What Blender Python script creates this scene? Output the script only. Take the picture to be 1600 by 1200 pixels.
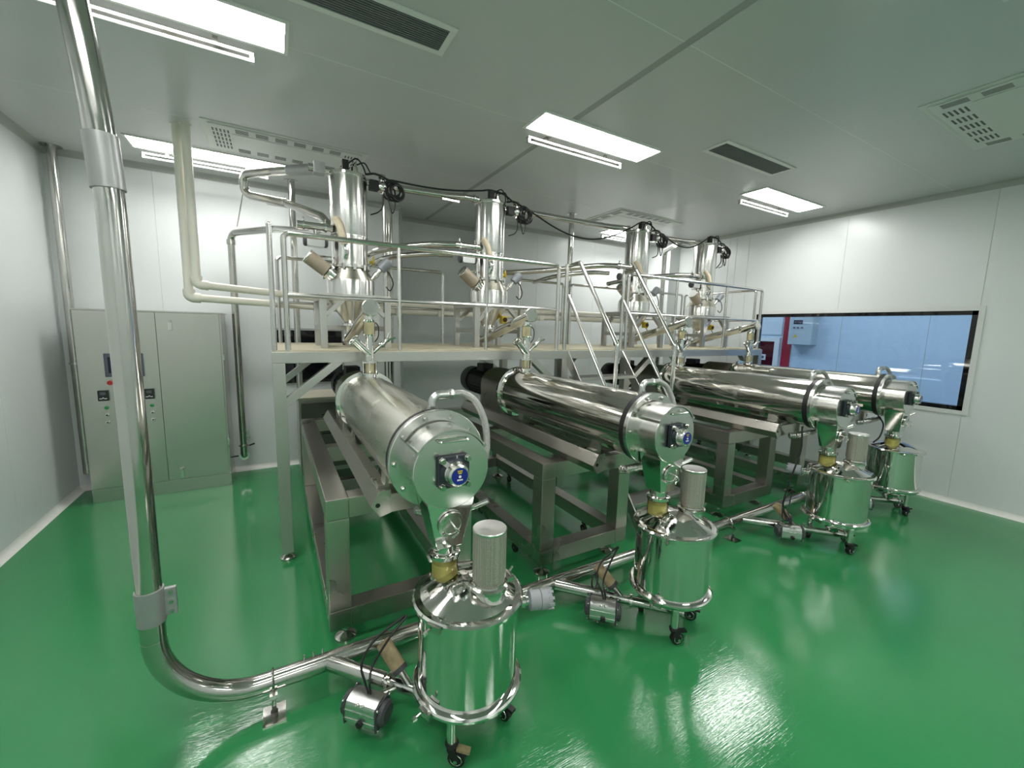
import bpy, bmesh, math, random
from mathutils import Vector, Matrix
random.seed(7)
scene = bpy.context.scene
for o in list(bpy.data.objects): bpy.data.objects.remove(o, do_unlink=True)
COL = scene.collection
# ------------------------------------------------------------------ camera
FPX = 646.05
YAW, PITCH, ROLL, CAMH = math.radians(30.0056), math.radians(7.6181), math.radians(-1.445), 1.75
def cam_basis():
    f = Vector((math.sin(YAW)*math.cos(PITCH), math.cos(YAW)*math.cos(PITCH), -math.sin(PITCH)))
    r = Vector((math.cos(YAW), -math.sin(YAW), 0)); d = f.cross(r)
    c, s = math.cos(ROLL), math.sin(ROLL)
    return c*r+s*d, -s*r+c*d, f
r_, d_, f_ = cam_basis()
cam_data = bpy.data.cameras.new('camera'); cam = bpy.data.objects.new('camera', cam_data); COL.objects.link(cam)
M = Matrix.Identity(4)
for i in range(3): M[i][0], M[i][1], M[i][2] = r_[i], -d_[i], -f_[i]
M[2][3] = CAMH
cam.matrix_world = M
cam_data.sensor_fit = 'HORIZONTAL'; cam_data.sensor_width = 36.0; cam_data.lens = FPX/1600*36.0
cam_data.clip_start = 0.02; cam_data.clip_end = 60
scene.camera = cam
# ------------------------------------------------------------------ world + exposure
w = bpy.data.worlds.new('world'); scene.world = w; w.use_nodes = True
w.node_tree.nodes['Background'].inputs[0].default_value = (0.02, 0.02, 0.02, 1)
w.node_tree.nodes['Background'].inputs[1].default_value = 1.0
vs = scene.view_settings
vs.view_transform = 'Standard'; vs.look = 'None'; vs.gamma = 1.0; vs.use_curve_mapping = False
vs.exposure = .80
LAMP = 18.0        # radiance of the ceiling diffusers
CORRIDOR_LAMP = 9.0
# ------------------------------------------------------------------ materials
MATS = {}
def mat(name, col, rough=.5, metal=0., spec=.5, noise=0., nscale=8., bump=0., bscale=60., stretch=None, coat=0., coat_rough=.05, emis=None, estr=0., trans=0., ior=1.45, rnoise=0., alpha=1., aniso=0., axis='Z', arot=.25):
    if name in MATS: return MATS[name]
    m = bpy.data.materials.new(name); m.use_nodes = True; nt = m.node_tree
    b = nt.nodes['Principled BSDF']
    c = (*col, 1.0)
    b.inputs['Base Color'].default_value = c; b.inputs['Roughness'].default_value = rough
    b.inputs['Metallic'].default_value = metal; b.inputs['Specular IOR Level'].default_value = spec
    b.inputs['Coat Weight'].default_value = coat; b.inputs['Coat Roughness'].default_value = coat_rough
    b.inputs['Transmission Weight'].default_value = trans; b.inputs['IOR'].default_value = ior
    if emis: b.inputs['Emission Color'].default_value = (*emis, 1); b.inputs['Emission Strength'].default_value = estr
    if noise or bump or rnoise:
        tc = nt.nodes.new('ShaderNodeTexCoord'); mp = nt.nodes.new('ShaderNodeMapping')
        nt.links.new(tc.outputs['Object'], mp.inputs[0])
        if stretch: mp.inputs['Scale'].default_value = stretch
        n = nt.nodes.new('ShaderNodeTexNoise'); n.inputs['Scale'].default_value = nscale; n.inputs['Detail'].default_value = 5
        nt.links.new(mp.outputs[0], n.inputs['Vector'])
        if noise:
            mr = nt.nodes.new('ShaderNodeMapRange'); mr.inputs[1].default_value = .25; mr.inputs[2].default_value = .75
            mr.inputs[3].default_value = 1-noise; mr.inputs[4].default_value = 1+noise
            nt.links.new(n.outputs['Fac'], mr.inputs[0])
            mx = nt.nodes.new('ShaderNodeVectorMath'); mx.operation = 'SCALE'; mx.inputs[0].default_value = col
            nt.links.new(mr.outputs[0], mx.inputs['Scale']); nt.links.new(mx.outputs[0], b.inputs['Base Color'])
        if rnoise:
            mr = nt.nodes.new('ShaderNodeMapRange'); mr.inputs[1].default_value = .3; mr.inputs[2].default_value = .7
            mr.inputs[3].default_value = max(.02, rough-rnoise); mr.inputs[4].default_value = rough+rnoise
            nt.links.new(n.outputs['Fac'], mr.inputs[0]); nt.links.new(mr.outputs[0], b.inputs['Roughness'])
        if bump:
            n2 = nt.nodes.new('ShaderNodeTexNoise'); n2.inputs['Scale'].default_value = bscale; n2.inputs['Detail'].default_value = 4
            nt.links.new(mp.outputs[0], n2.inputs['Vector'])
            bp = nt.nodes.new('ShaderNodeBump'); bp.inputs['Strength'].default_value = bump; bp.inputs['Distance'].default_value = .01
            nt.links.new(n2.outputs['Fac'], bp.inputs['Height']); nt.links.new(bp.outputs[0], b.inputs['Normal'])
    if aniso:
        tg = nt.nodes.new('ShaderNodeTangent'); tg.direction_type = 'RADIAL'; tg.axis = axis
        b.inputs['Anisotropic'].default_value = aniso; b.inputs['Anisotropic Rotation'].default_value = arot
        nt.links.new(tg.outputs[0], b.inputs['Tangent'])
    MATS[name] = m
    return m
BR = mat('brushed_steel', (.55, .54, .515), .36, 1., noise=.03, nscale=2, rnoise=.03)
BRD = mat('brushed_steel_frame', (.48, .46, .42), .29, 1., noise=.04, nscale=2, rnoise=.03)
PO = mat('polished_steel', (.74, .73, .70), .07, 1., noise=.04, nscale=5, rnoise=.03)
TANK = mat('mirror_steel', (.72, .72, .69), .045, 1., noise=.04, nscale=4, rnoise=.02)
DRUM = mat('drum_steel', (.66, .645, .60), .10, 1., noise=.08, nscale=5, rnoise=.05, stretch=(1, .4, 1), bump=.02, bscale=6)
DUSTY = mat('dusty_drum_steel', (.68, .67, .60), .25, 1., noise=.06, nscale=4, rnoise=.10, stretch=(1, .5, 1))
CAPST = mat('satin_steel', (.64, .64, .61), .24, 1., noise=.03, nscale=5, rnoise=.04)
PIPE = mat('pipe_steel', (.56, .55, .52), .15, 1., noise=.08, nscale=6, rnoise=.05)
SHELL = mat('hopper_shell_steel', (.72, .71, .685), .21, 1., noise=.03, nscale=5, aniso=.9)
RAIL = mat('rail_tube_steel', (.60, .59, .565), .22, 1.)
CABM = mat('cabinet_steel', (.58, .565, .53), .27, 1., noise=.03, nscale=3)
GALV = mat('grey_coupling', (.36, .365, .365), .38, .55, noise=.04, nscale=20)
PLASTIC = mat('grey_plastic', (.30, .31, .33), .42, 0.)
DKPL = mat('dark_grey_plastic', (.055, .057, .062), .45)
BLACK = mat('black_rubber', (.012, .012, .013), .5)
CABLE = mat('black_cable', (.010, .010, .011), .42)
MOTOR = mat('motor_black', (.016, .017, .02), .42)
PVC = mat('white_pvc', (.72, .70, .62), .32, noise=.04, nscale=4)
CREAM = mat('cream_silicone', (.60, .52, .38), .6, noise=.12, nscale=20)
TAN = mat('tan_wrap', (.30, .235, .13), .6, noise=.35, nscale=30)
PLANK = mat('beige_board', (.43, .40, .285), .55, noise=.14, nscale=5, stretch=(1, 6, 1))
BEIGE = mat('beige_sheet', (.52, .49, .40), .45, noise=.06, nscale=3)
ALU = mat('aluminium', (.66, .66, .65), .28, 1., noise=.05, nscale=12)
WHITEP = mat('white_paint', (.72, .73, .71), .42)
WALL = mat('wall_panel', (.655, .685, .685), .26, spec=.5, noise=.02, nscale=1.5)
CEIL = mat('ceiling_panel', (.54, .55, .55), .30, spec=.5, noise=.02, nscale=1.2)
JOINT = mat('panel_joint', (.34, .35, .34), .5)
WJOINT = mat('wall_joint', (.52, .54, .535), .4)
COVE = mat('cove_trim', (.40, .41, .39), .38)
BASE = mat('baseboard_cove', (.70, .70, .66), .4, noise=.05, nscale=12)
BLUELBL = mat('blue_label', (.01, .02, .22), .3)
YELLOW = mat('yellow_paint', (.55, .42, .04), .45, noise=.2, nscale=40)
WHITEMARK = mat('white_print', (.8, .8, .8), .5)
RED = mat('red_button', (.45, .03, .03), .35)
GREENB = mat('green_button', (.03, .28, .09), .35)
SCREEN = mat('dark_screen', (.015, .018, .04), .15)
SCREENB = mat('screen_bezel', (.09, .10, .13), .4)
DARKGL = mat('dark_glass', (.006, .006, .008), .04)
BLUECAST = mat('blue_grey_casting', (.02, .027, .035), .4)
def floor_mat():
    m = bpy.data.materials.new('green_epoxy'); m.use_nodes = True; nt = m.node_tree; b = nt.nodes['Principled BSDF']
    tc = nt.nodes.new('ShaderNodeTexCoord')
    n = nt.nodes.new('ShaderNodeTexNoise'); n.inputs['Scale'].default_value = 1.1; n.inputs['Detail'].default_value = 3
    nt.links.new(tc.outputs['Object'], n.inputs['Vector'])
    cr = nt.nodes.new('ShaderNodeValToRGB'); cr.color_ramp.elements[0].color = (.027, .205, .068, 1); cr.color_ramp.elements[1].color = (.036, .240, .084, 1)
    nt.links.new(n.outputs['Fac'], cr.inputs[0]); nt.links.new(cr.outputs[0], b.inputs['Base Color'])
    # fine scratches and slow undulation of the poured coat
    mp = nt.nodes.new('ShaderNodeMapping'); mp.inputs['Rotation'].default_value = (0, 0, .9); mp.inputs['Scale'].default_value = (2.2, 60, 1)
    nt.links.new(tc.outputs['Object'], mp.inputs[0])
    s = nt.nodes.new('ShaderNodeTexNoise'); s.inputs['Scale'].default_value = 4; s.inputs['Detail'].default_value = 3
    nt.links.new(mp.outputs[0], s.inputs['Vector'])
    u = nt.nodes.new('ShaderNodeTexNoise'); u.inputs['Scale'].default_value = 3.0; u.inputs['Detail'].default_value = 1
    nt.links.new(tc.outputs['Object'], u.inputs['Vector'])
    b1 = nt.nodes.new('ShaderNodeBump'); b1.inputs['Strength'].default_value = .10; b1.inputs['Distance'].default_value = .004
    nt.links.new(s.outputs['Fac'], b1.inputs['Height'])
    b2 = nt.nodes.new('ShaderNodeBump'); b2.inputs['Strength'].default_value = .10; b2.inputs['Distance'].default_value = .01
    nt.links.new(u.outputs['Fac'], b2.inputs['Height']); nt.links.new(b1.outputs[0], b2.inputs['Normal'])
    nt.links.new(b2.outputs[0], b.inputs['Normal'])
    b.inputs['Roughness'].default_value = .065; b.inputs['Specular IOR Level'].default_value = .60
    return m
FLOOR = floor_mat()
def perf_mat():
    m = bpy.data.materials.new('perforated_steel'); m.use_nodes = True; nt = m.node_tree; b = nt.nodes['Principled BSDF']
    tc = nt.nodes.new('ShaderNodeTexCoord'); v = nt.nodes.new('ShaderNodeTexVoronoi'); v.inputs['Scale'].default_value = 230
    v.inputs['Randomness'].default_value = .25
    nt.links.new(tc.outputs['Object'], v.inputs['Vector'])
    cr = nt.nodes.new('ShaderNodeValToRGB'); cr.color_ramp.elements[0].position = .22; cr.color_ramp.elements[1].position = .42
    cr.color_ramp.elements[0].color = (.13, .12, .095, 1); cr.color_ramp.elements[1].color = (.40, .38, .33, 1)
    nt.links.new(v.outputs['Distance'], cr.inputs[0]); nt.links.new(cr.outputs[0], b.inputs['Base Color'])
    b.inputs['Metallic'].default_value = .45; b.inputs['Roughness'].default_value = .42
    return m
PERF = perf_mat()
def tint_glass(name, col, gloss=.12, rough=.02):
    m = bpy.data.materials.new(name); m.use_nodes = True; nt = m.node_tree; nt.nodes.remove(nt.nodes['Principled BSDF'])
    t = nt.nodes.new('ShaderNodeBsdfTransparent'); t.inputs[0].default_value = (*col, 1)
    g = nt.nodes.new('ShaderNodeBsdfGlossy'); g.inputs['Roughness'].default_value = rough
    fr = nt.nodes.new('ShaderNodeFresnel'); fr.inputs['IOR'].default_value = 1.45
    mx = nt.nodes.new('ShaderNodeMixShader')
    nt.links.new(fr.outputs[0], mx.inputs[0]); nt.links.new(t.outputs[0], mx.inputs[1]); nt.links.new(g.outputs[0], mx.inputs[2])
    nt.links.new(mx.outputs[0], nt.nodes['Material Output'].inputs[0])
    return m
WINGLASS = tint_glass('window_glass', (.80, .89, .97))
SIGHT = tint_glass('sight_glass', (.96, .95, .86))
POWDER = mat('yellow_powder', (.72, .66, .26), .8, noise=.3, nscale=14)
PALEPOWDER = mat('pale_powder', (.78, .72, .55), .7, noise=.15, nscale=20)
LIGHT = mat('lit_diffuser', (.9, .9, .9), .5, emis=(1.0, .995, .965), estr=LAMP)
CLIGHT = mat('corridor_diffuser', (.9, .9, .9), .5, emis=(.86, .94, 1.0), estr=CORRIDOR_LAMP)
UVTUBE = mat('uv_tube_glass', (.82, .83, .82), .12, spec=.6)
# ------------------------------------------------------------------ mesh builder
class MB:
    def __init__(s): s.v = []; s.f = []
    def add(s, vs, fs):
        k = len(s.v); s.v += [Vector(p) for p in vs]; s.f += [tuple(i+k for i in f) for f in fs]; return s
    def box(s, x0, x1, y0, y1, z0, z1):
        x0, x1 = min(x0, x1), max(x0, x1); y0, y1 = min(y0, y1), max(y0, y1); z0, z1 = min(z0, z1), max(z0, z1)
        return s.add([(x0,y0,z0),(x1,y0,z0),(x1,y1,z0),(x0,y1,z0),(x0,y0,z1),(x1,y0,z1),(x1,y1,z1),(x0,y1,z1)],
                     [(0,3,2,1),(4,5,6,7),(0,1,5,4),(1,2,6,5),(2,3,7,6),(3,0,4,7)])
    def bar(s, a, b, wd, ht, up=(0,0,1)):
        a, b = Vector(a), Vector(b); t = (b-a).normalized(); up = Vector(up)
        if abs(t.dot(up)) > .99: up = Vector((0,1,0))
        sd = t.cross(up).normalized(); u = sd.cross(t).normalized()
        P = []
        for c in (a, b):
            for i, j in ((-1,-1),(1,-1),(1,1),(-1,1)): P.append(c+sd*(i*wd/2)+u*(j*ht/2))
        return s.add(P, [(0,1,2,3),(7,6,5,4),(0,4,5,1),(1,5,6,2),(2,6,7,3),(3,7,4,0)])
    def tube(s, pts, r, n=14, caps=True, closed=False):
        pts = [Vector(p) for p in pts]
        if len(pts) < 2: return s
        rr = r if isinstance(r, (list, tuple)) else [r]*len(pts)
        N = len(pts); tang = []
        for i in range(N):
            if closed: t = pts[(i+1)%N]-pts[i-1]
            else: t = pts[min(i+1,N-1)]-pts[max(i-1,0)]
            tang.append(t.normalized())
        up = Vector((0,0,1)) if abs(tang[0].z) < .9 else Vector((0,1,0))
        u = (up-tang[0]*up.dot(tang[0])).normalized(); P = []; k = len(s.v)
        for i in range(N):
            u = (u-tang[i]*u.dot(tang[i])).normalized(); q = tang[i].cross(u)
            for j in range(n):
                a = 2*math.pi*j/n; P.append(pts[i]+(u*math.cos(a)+q*math.sin(a))*rr[i])
        F = []
        for i in range(N if closed else N-1):
            i2 = (i+1) % N
            for j in range(n):
                F.append((i*n+j, i2*n+j, i2*n+(j+1)%n, i*n+(j+1)%n))
        if caps and not closed: F += [tuple(range(n))[::-1], tuple((N-1)*n+j for j in range(n))]
        return s.add(P, [f[::-1] for f in F])
    def lathe(s, o, ax, prof, n=32, cap=True, a0=0., a1=2*math.pi):
        o, ax = Vector(o), Vector(ax).normalized(); up = Vector((0,0,1)) if abs(ax.z) < .9 else Vector((0,-1,0))
        u = (up-ax*up.dot(ax)).normalized(); q = ax.cross(u); P = []; full = abs(a1-a0-2*math.pi) < 1e-6
        m = n if full else n+1
        for d, r in prof:
            for j in range(m):
                a = a0+(a1-a0)*j/n; P.append(o+ax*d+(u*math.cos(a)+q*math.sin(a))*r)
        F = []
        for i in range(len(prof)-1):
            for j in range(n if full else n):
                j2 = (j+1) % m
                F.append((i*m+j, i*m+j2, (i+1)*m+j2, (i+1)*m+j))
        if cap and full:
            if prof[0][1] > 1e-6: F.append(tuple(range(m))[::-1])
            if prof[-1][1] > 1e-6: F.append(tuple((len(prof)-1)*m+j for j in range(m)))
        return s.add(P, F)
    def prism(s, poly, ax, a, b):
        # poly: 2D points in the two other axes (cyclic order), extruded along axis ax from a to b
        def P(p, t):
            if ax == 'Y': return (p[0], t, p[1])
            if ax == 'X': return (t, p[0], p[1])
            return (p[0], p[1], t)
        n = len(poly)
        vs = [P(p, a) for p in poly]+[P(p, b) for p in poly]
        return s.add(vs, [tuple(range(n)), tuple(range(2*n-1, n-1, -1))]+[(i, n+i, n+(i+1)%n, (i+1)%n) for i in range(n)])
    def ball(s, c, r, n=14, m=8):
        return s.lathe(c, (0,0,1), [(-r*math.cos(math.pi*i/m), max(1e-5, r*math.sin(math.pi*i/m))) for i in range(m+1)], n, cap=False)
    def torus(s, c, ax, R, r, n=36, k=8):
        o, ax = Vector(c), Vector(ax).normalized(); up = Vector((0,0,1)) if abs(ax.z) < .9 else Vector((0,1,0))
        u = (up-ax*up.dot(ax)).normalized(); q = ax.cross(u)
        return s.tube([o+(u*math.cos(2*math.pi*i/n)+q*math.sin(2*math.pi*i/n))*R for i in range(n)], r, k, closed=True)
    def build(s, name, m, parent=None, base=None, bevel=0., smooth=30):
        me = bpy.data.meshes.new(name)
        if base is None: base = parent['_b'] if parent is not None and '_b' in parent else (0,0,0)
        b = Vector(base)
        me.from_pydata([p-b for p in s.v], [], s.f); me.validate()
        bm = bmesh.new(); bm.from_mesh(me)
        bmesh.ops.recalc_face_normals(bm, faces=bm.faces)
        if bevel:
            ed = [e for e in bm.edges if len(e.link_faces) == 2 and e.calc_face_angle(0) > .6]
            bmesh.ops.bevel(bm, geom=ed, offset=bevel, segments=2, affect='EDGES', profile=.6, clamp_overlap=True)
        bm.to_mesh(me); bm.free()
        me.materials.append(m)
        for p in me.polygons: p.use_smooth = True
        me.set_sharp_from_angle(angle=math.radians(smooth))
        o = bpy.data.objects.new(name, me); COL.objects.link(o)
        if bevel: wn = o.modifiers.new('weighted_normal', 'WEIGHTED_NORMAL'); wn.mode = 'FACE_AREA'; wn.weight = 80; wn.keep_sharp = True
        if parent is not None: o.parent = parent
        else: o.location = b
        o['_b'] = tuple(b)
        return o
def fillet(pts, rad, n=8):
    """polyline with rounded corners"""
    pts = [Vector(p) for p in pts]; out = [pts[0]]
    for i in range(1, len(pts)-1):
        p = pts[i]; a = pts[i-1]-p; b = pts[i+1]-p; r = rad[i-1] if isinstance(rad, (list, tuple)) else rad
        th = a.angle(b); 
        if th > math.pi-.02: out.append(p); continue
        t = min(r/math.tan(th/2), a.length*.49, b.length*.49); rr = t*math.tan(th/2)
        a.normalize(); b.normalize(); c = p+(a+b).normalized()*(rr/math.sin(th/2))
        s0 = p+a*t-c; s1 = p+b*t-c; ang = s0.angle(s1)
        for k in range(n+1):
            f = k/n; out.append(c+(s0*math.sin((1-f)*ang)+s1*math.sin(f*ang))/math.sin(ang))
    out.append(pts[-1]); return out
def smoothpath(pts, n=6):
    """catmull-rom"""
    pts = [Vector(p) for p in pts]; P = [pts[0]*2-pts[1]]+pts+[pts[-1]*2-pts[-2]]; out = []
    for i in range(1, len(P)-2):
        for k in range(n):
            t = k/n; a, b, c, d = P[i-1], P[i], P[i+1], P[i+2]
            out.append(.5*((2*b)+(c-a)*t+(2*a-5*b+4*c-d)*t*t+(3*b-a-3*c+d)*t**3))
    out.append(pts[-1]); return out
def tag(o, label=None, cat=None, group=None, kind=None):
    if label: o['label'] = label
    if cat: o['category'] = cat
    if group: o['group'] = group
    if kind: o['kind'] = kind
    return o
def thing(name, base, label, cat, group=None):
    o = bpy.data.objects.new(name, None); COL.objects.link(o); o.location = base; o['_b'] = tuple(base)
    o.empty_display_size = .05
    return tag(o, label, cat, group)
def struct(name, mb, m, parent=None, bevel=0.):
    o = mb.build(name, m, parent, bevel=bevel)
    if parent is None: o['kind'] = 'structure'
    return o
def copy_tree(root, dx, parent=None, skip=()):
    c = root.copy(); COL.objects.link(c)
    if parent is None: c.location = root.location+Vector(dx); c['_b'] = tuple(Vector(root['_b'])+Vector(dx))
    else: c.parent = parent; c['_b'] = parent['_b']
    for ch in list(root.children):
        if ch.name.split('.')[0] in skip: continue
        copy_tree(ch, dx, c, skip)
    return c
def clone(o, parent, off):
    c = o.copy(); COL.objects.link(c); c.parent = parent; c.location = o.location+Vector(off); return c
X4 = [.600, 1.933, 3.991, 5.319]
POS = ['leftmost of four, beside the curved pipes', 'second of four from the left', 'third of four from the left, right of the stairs', 'rightmost of four, nearest the blue window']
# ================================================================== ROOM
XL, XR, YB, YF, ZC = -1.785, 6.305, 5.70, -2.6, 3.30
struct('floor', MB().box(XL-.1, XR+.1, YF-.1, 6.4, -.1, 0), FLOOR)
ce = struct('ceiling', MB().box(XL-.1, XR+.1, YF-.1, 6.4, ZC+.012, ZC+.1), JOINT)
ys = [YF, -.72, .48, 1.68, 2.884, 4.245, 5.45, 6.3]; xs = [(XL-.05, 1.985), (2.037, XR+.05)]
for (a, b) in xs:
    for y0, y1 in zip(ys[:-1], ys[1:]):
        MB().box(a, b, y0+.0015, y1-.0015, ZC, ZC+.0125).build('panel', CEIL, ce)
MB().box(1.983, 2.039, YF, 6.3, ZC+.0015, ZC+.0125).build('joint_strip', JOINT, ce)
for y in ys[2:-2]:
    for a, b in xs: MB().box(a, b, y-.003, y+.003, ZC-.0008, ZC+.002).build('seam_strip', mat('seam_light', (.70, .72, .69), .4), ce)
# left wall
wl = struct('wall_left', MB().box(XL-.1, XL-.006, YF, YB+.1, 0, ZC), WJOINT)
for k in range(8):
    y0 = YF+k*1.19; y1 = min(y0+1.188, YB)
    if y0 < YB: MB().box(XL-.007, XL, y0, y1, 0, ZC).build('panel', WALL, wl)
# back wall in three stretches (recess between)
wb = struct('wall_back', MB().box(XL, 1.53, YB+.006, YB+.1, 0, ZC).box(2.95, 6.06, YB+.006, YB+.1, 0, ZC).box(1.43, 1.53, YB+.1, 6.18, 0, ZC).box(2.95, 3.05, YB+.1, 6.18, 0, ZC).box(1.43, 3.05, 6.19, 6.3, 0, ZC), WJOINT)
for a, b in ((XL, -1.0), (-.998, .19), (.192, 1.53), (2.95, 3.70), (3.702, 4.88), (4.882, 6.06)):
    MB().box(a, b, YB, YB+.007, 0, ZC).build('panel', WALL, wb)
MB().box(1.53, 2.95, 6.18, 6.191, 0, ZC).build('panel', WALL, wb)
MB().box(2.944, 2.951, YB, 6.185, 0, ZC).build('panel', WALL, wb)
MB().box(1.505, 1.545, YB-.012, YB+.02, 0, ZC).build('corner_trim', JOINT, wb)
# corner column
struct('wall_corner_column', MB().box(6.06, XR, 5.09, YB+.1, 0, ZC), WALL, bevel=.008)
# right wall with window opening
WY0, WY1, WZ0, WZ1 = 1.355, 3.63, 1.005, 2.055
wr = struct('wall_right', MB().box(XR+.006, XR+.09, YF, WY0, 0, ZC).box(XR+.006, XR+.09, WY1, 5.12, 0, ZC).box(XR+.006, XR+.09, WY0, WY1, 0, WZ0).box(XR+.006, XR+.09, WY0, WY1, WZ1, ZC), WJOINT)
edges = [YF, -1.9, -.7, .47, WY0]
for a, b in zip(edges[:-1], edges[1:]): MB().box(XR, XR+.007, a, b-.003, 0, ZC).build('panel', WALL, wr)
MB().box(XR, XR+.007, WY0, 2.60, 0, WZ0).build('panel', WALL, wr); MB().box(XR, XR+.007, 2.603, WY1, 0, WZ0).build('panel', WALL, wr)
MB().box(XR, XR+.007, WY0, 2.60, WZ1, ZC).build('panel', WALL, wr); MB().box(XR, XR+.007, 2.603, WY1, WZ1, ZC).build('panel', WALL, wr)
for a, b in ((WY1, 3.845), (3.85, 4.04), (4.046, 4.16), (4.166, 5.10)): MB().box(XR, XR+.007, a, b, 0, ZC).build('panel', WALL, wr)
wf = struct('wall_front', MB().box(XL-.1, XR+.1, YF-.1, YF, 0, ZC), WALL)
# cove trims at the ceiling and baseboards
def cove(name, pts, m, z, size, sgn):
    # quarter-round trim following straight run pts[0]->pts[1]; n = inward normal
    (a, b, n) = pts; a, b, n = Vector(a), Vector(b), Vector(n); mb = MB(); k = 6; P = []
    for e in (a, b):
        P.append(e+Vector((0,0,z)))
        for i in range(k+1):
            t = math.pi/2*i/k
            P.append(e+n*(size*(1-math.sin(t)))+Vector((0,0,z+sgn*size*(1-math.cos(t)))))
    K = k+2; F = [tuple(range(K)), tuple(range(2*K-1, K-1, -1))]+[(i, K+i, K+(i+1)%K, (i+1)%K) for i in range(K)]
    mb.add(P, F); o = mb.build(name, m, smooth=60); o['kind'] = 'structure'; return o
runs = {'left': ((XL, YF, 0), (XL, YB, 0), (1, 0, 0)), 'back': ((XL, YB, 0), (1.53, YB, 0), (0, -1, 0)), 'back_middle': ((1.53, 6.18, 0), (2.95, 6.18, 0), (0, -1, 0)),
        'back_right': ((2.95, YB, 0), (6.06, YB, 0), (0, -1, 0)), 'right': ((XR, YF, 0), (XR, 5.09, 0), (-1, 0, 0)), 'front': ((XL, YF, 0), (XR, YF, 0), (0, 1, 0))}
for i, (k, v) in enumerate(runs.items()):
    cove('trim_%d' % (i+1), v, COVE, ZC, .055, -1)
    cove('baseboard_'+k, v, BASE, 0, .05, 1)
# ---- window to the corridor
win = struct('window_1', MB().box(XR-.004, XR+.09, WY0, WY0+.045, WZ0, WZ1).box(XR-.004, XR+.09, WY1-.045, WY1, WZ0, WZ1).box(XR-.004, XR+.09, WY0, WY1, WZ0, WZ0+.045).box(XR-.004, XR+.09, WY0, WY1, WZ1-.045, WZ1), DARKGL)
MB().box(XR+.012, XR+.018, WY0+.04, WY1-.04, WZ0+.04, WZ1-.04).build('pane', WINGLASS, win)
MB().box(XR-.012, XR, WY0-.045, WY0, WZ0-.045, WZ1+.045).box(XR-.012, XR, WY1, WY1+.045, WZ0-.045, WZ1+.045).box(XR-.012, XR, WY0, WY1, WZ0-.045, WZ0).box(XR-.012, XR, WY0, WY1, WZ1, WZ1+.045).build('window_frame', mat('window_trim', (.62, .63, .62), .4), win)
# corridor behind the window
CB = mat('corridor_wall_paint', (.52, .62, .72), .35, noise=.03, nscale=3)
CX = 9.2
cw = struct('wall_corridor', MB().box(CX, CX+.1, -1.5, 7.2, 0, 3.2).box(XR+.1, CX, 7.1, 7.2, 0, 3.2).box(XR+.1, CX, -1.6, -1.5, 0, 3.2), CB)
for y in (.1, 1.3, 2.5, 3.7): MB().box(CX-.002, CX, y, y+.006, 0, 3.2).build('seam', JOINT, cw)
struct('floor_corridor', MB().box(XR+.1, CX, -1.5, 7.1, -.1, 0), mat('corridor_floor', (.30, .36, .42), .2))
struct('ceiling_corridor', MB().box(XR+.09, CX, -1.5, 7.1, 3.0, 3.1), WHITEP)
for y in (.6, 3.0, 5.4):
    t = thing('ceiling_light', (7.8, y, 3.0), 'corridor ceiling light beyond the blue window', 'light', 'corridor lights')
    MB().box(7.5, 8.1, y-.6, y+.6, 2.985, 3.0).build('frame', WHITEP, t); MB().box(7.52, 8.08, y-.58, y+.58, 2.978, 2.986).build('diffuser', CLIGHT, t)
REDW = mat('red_wall_stripe', (.36, .012, .03), .4)
struct('trim_7', MB().box(CX-.02, CX, 4.53, 4.70, 0, 2.9), REDW)
t = thing('corridor_door', (CX, 5.0, 0), 'grey framed door with dark red glass seen through the blue window', 'door')
MB().box(CX-.05, CX, 4.74, 4.84, 0, 1.70).box(CX-.05, CX, 5.45, 5.55, 0, 1.70).box(CX-.05, CX, 4.84, 5.45, 1.62, 1.70).build('frame', WHITEP, t)
MB().box(CX-.03, CX, 4.84, 5.45, 0, 1.62).build('pane', mat('dark_red_glass', (.07, .008, .015), .1), t)
n_ = MB().box(CX-.055, CX-.03, 5.0, 5.10, 1.22, 1.34).build('notice', WHITEMARK, t)
MB().box(CX-.057, CX-.055, 5.025, 5.075, 1.25, 1.31).build('print', SCREENB, n_)
o = MB().box(CX-.02, CX, 4.73, 5.6, 1.76, 2.3).build('wall_panel_board', mat('pale_board', (.62, .68, .74), .5), base=(CX, 5.1, 1.76)); tag(o, 'pale board above the door beyond the blue window', 'board')
t = thing('electrical_box', (9.1, 4.3, 1.56), 'grey wall box with display and buttons beyond the blue window', 'electrical box')
GB = mat('grey_box_paint', (.42, .49, .52), .4)
MB().box(8.98, 9.2, 4.08, 4.50, 1.58, 2.16).build('body', GB, t, bevel=.006)
MB().box(8.972, 8.98, 4.26, 4.42, 1.98, 2.06).build('display', SCREEN, t)
for k in range(3): MB().lathe((8.98, 4.40-.07*k, 1.91), (-1, 0, 0), [(0, .018), (.02, .018)], 10).build('button', SCREENB, t)
MB().prism([(4.33, 1.72), (4.41, 1.72), (4.37, 1.79)], 'X', 8.975, 8.98).build('warning_sign', YELLOW, t)
# ---- dark window in back wall
w2 = struct('window_2', MB().box(-.005, .78, YB-.012, YB+.01, 1.0, 1.69), JOINT)
MB().box(.02, .755, YB-.016, YB-.008, 1.025, 1.665).build('pane', DARKGL, w2)
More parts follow.
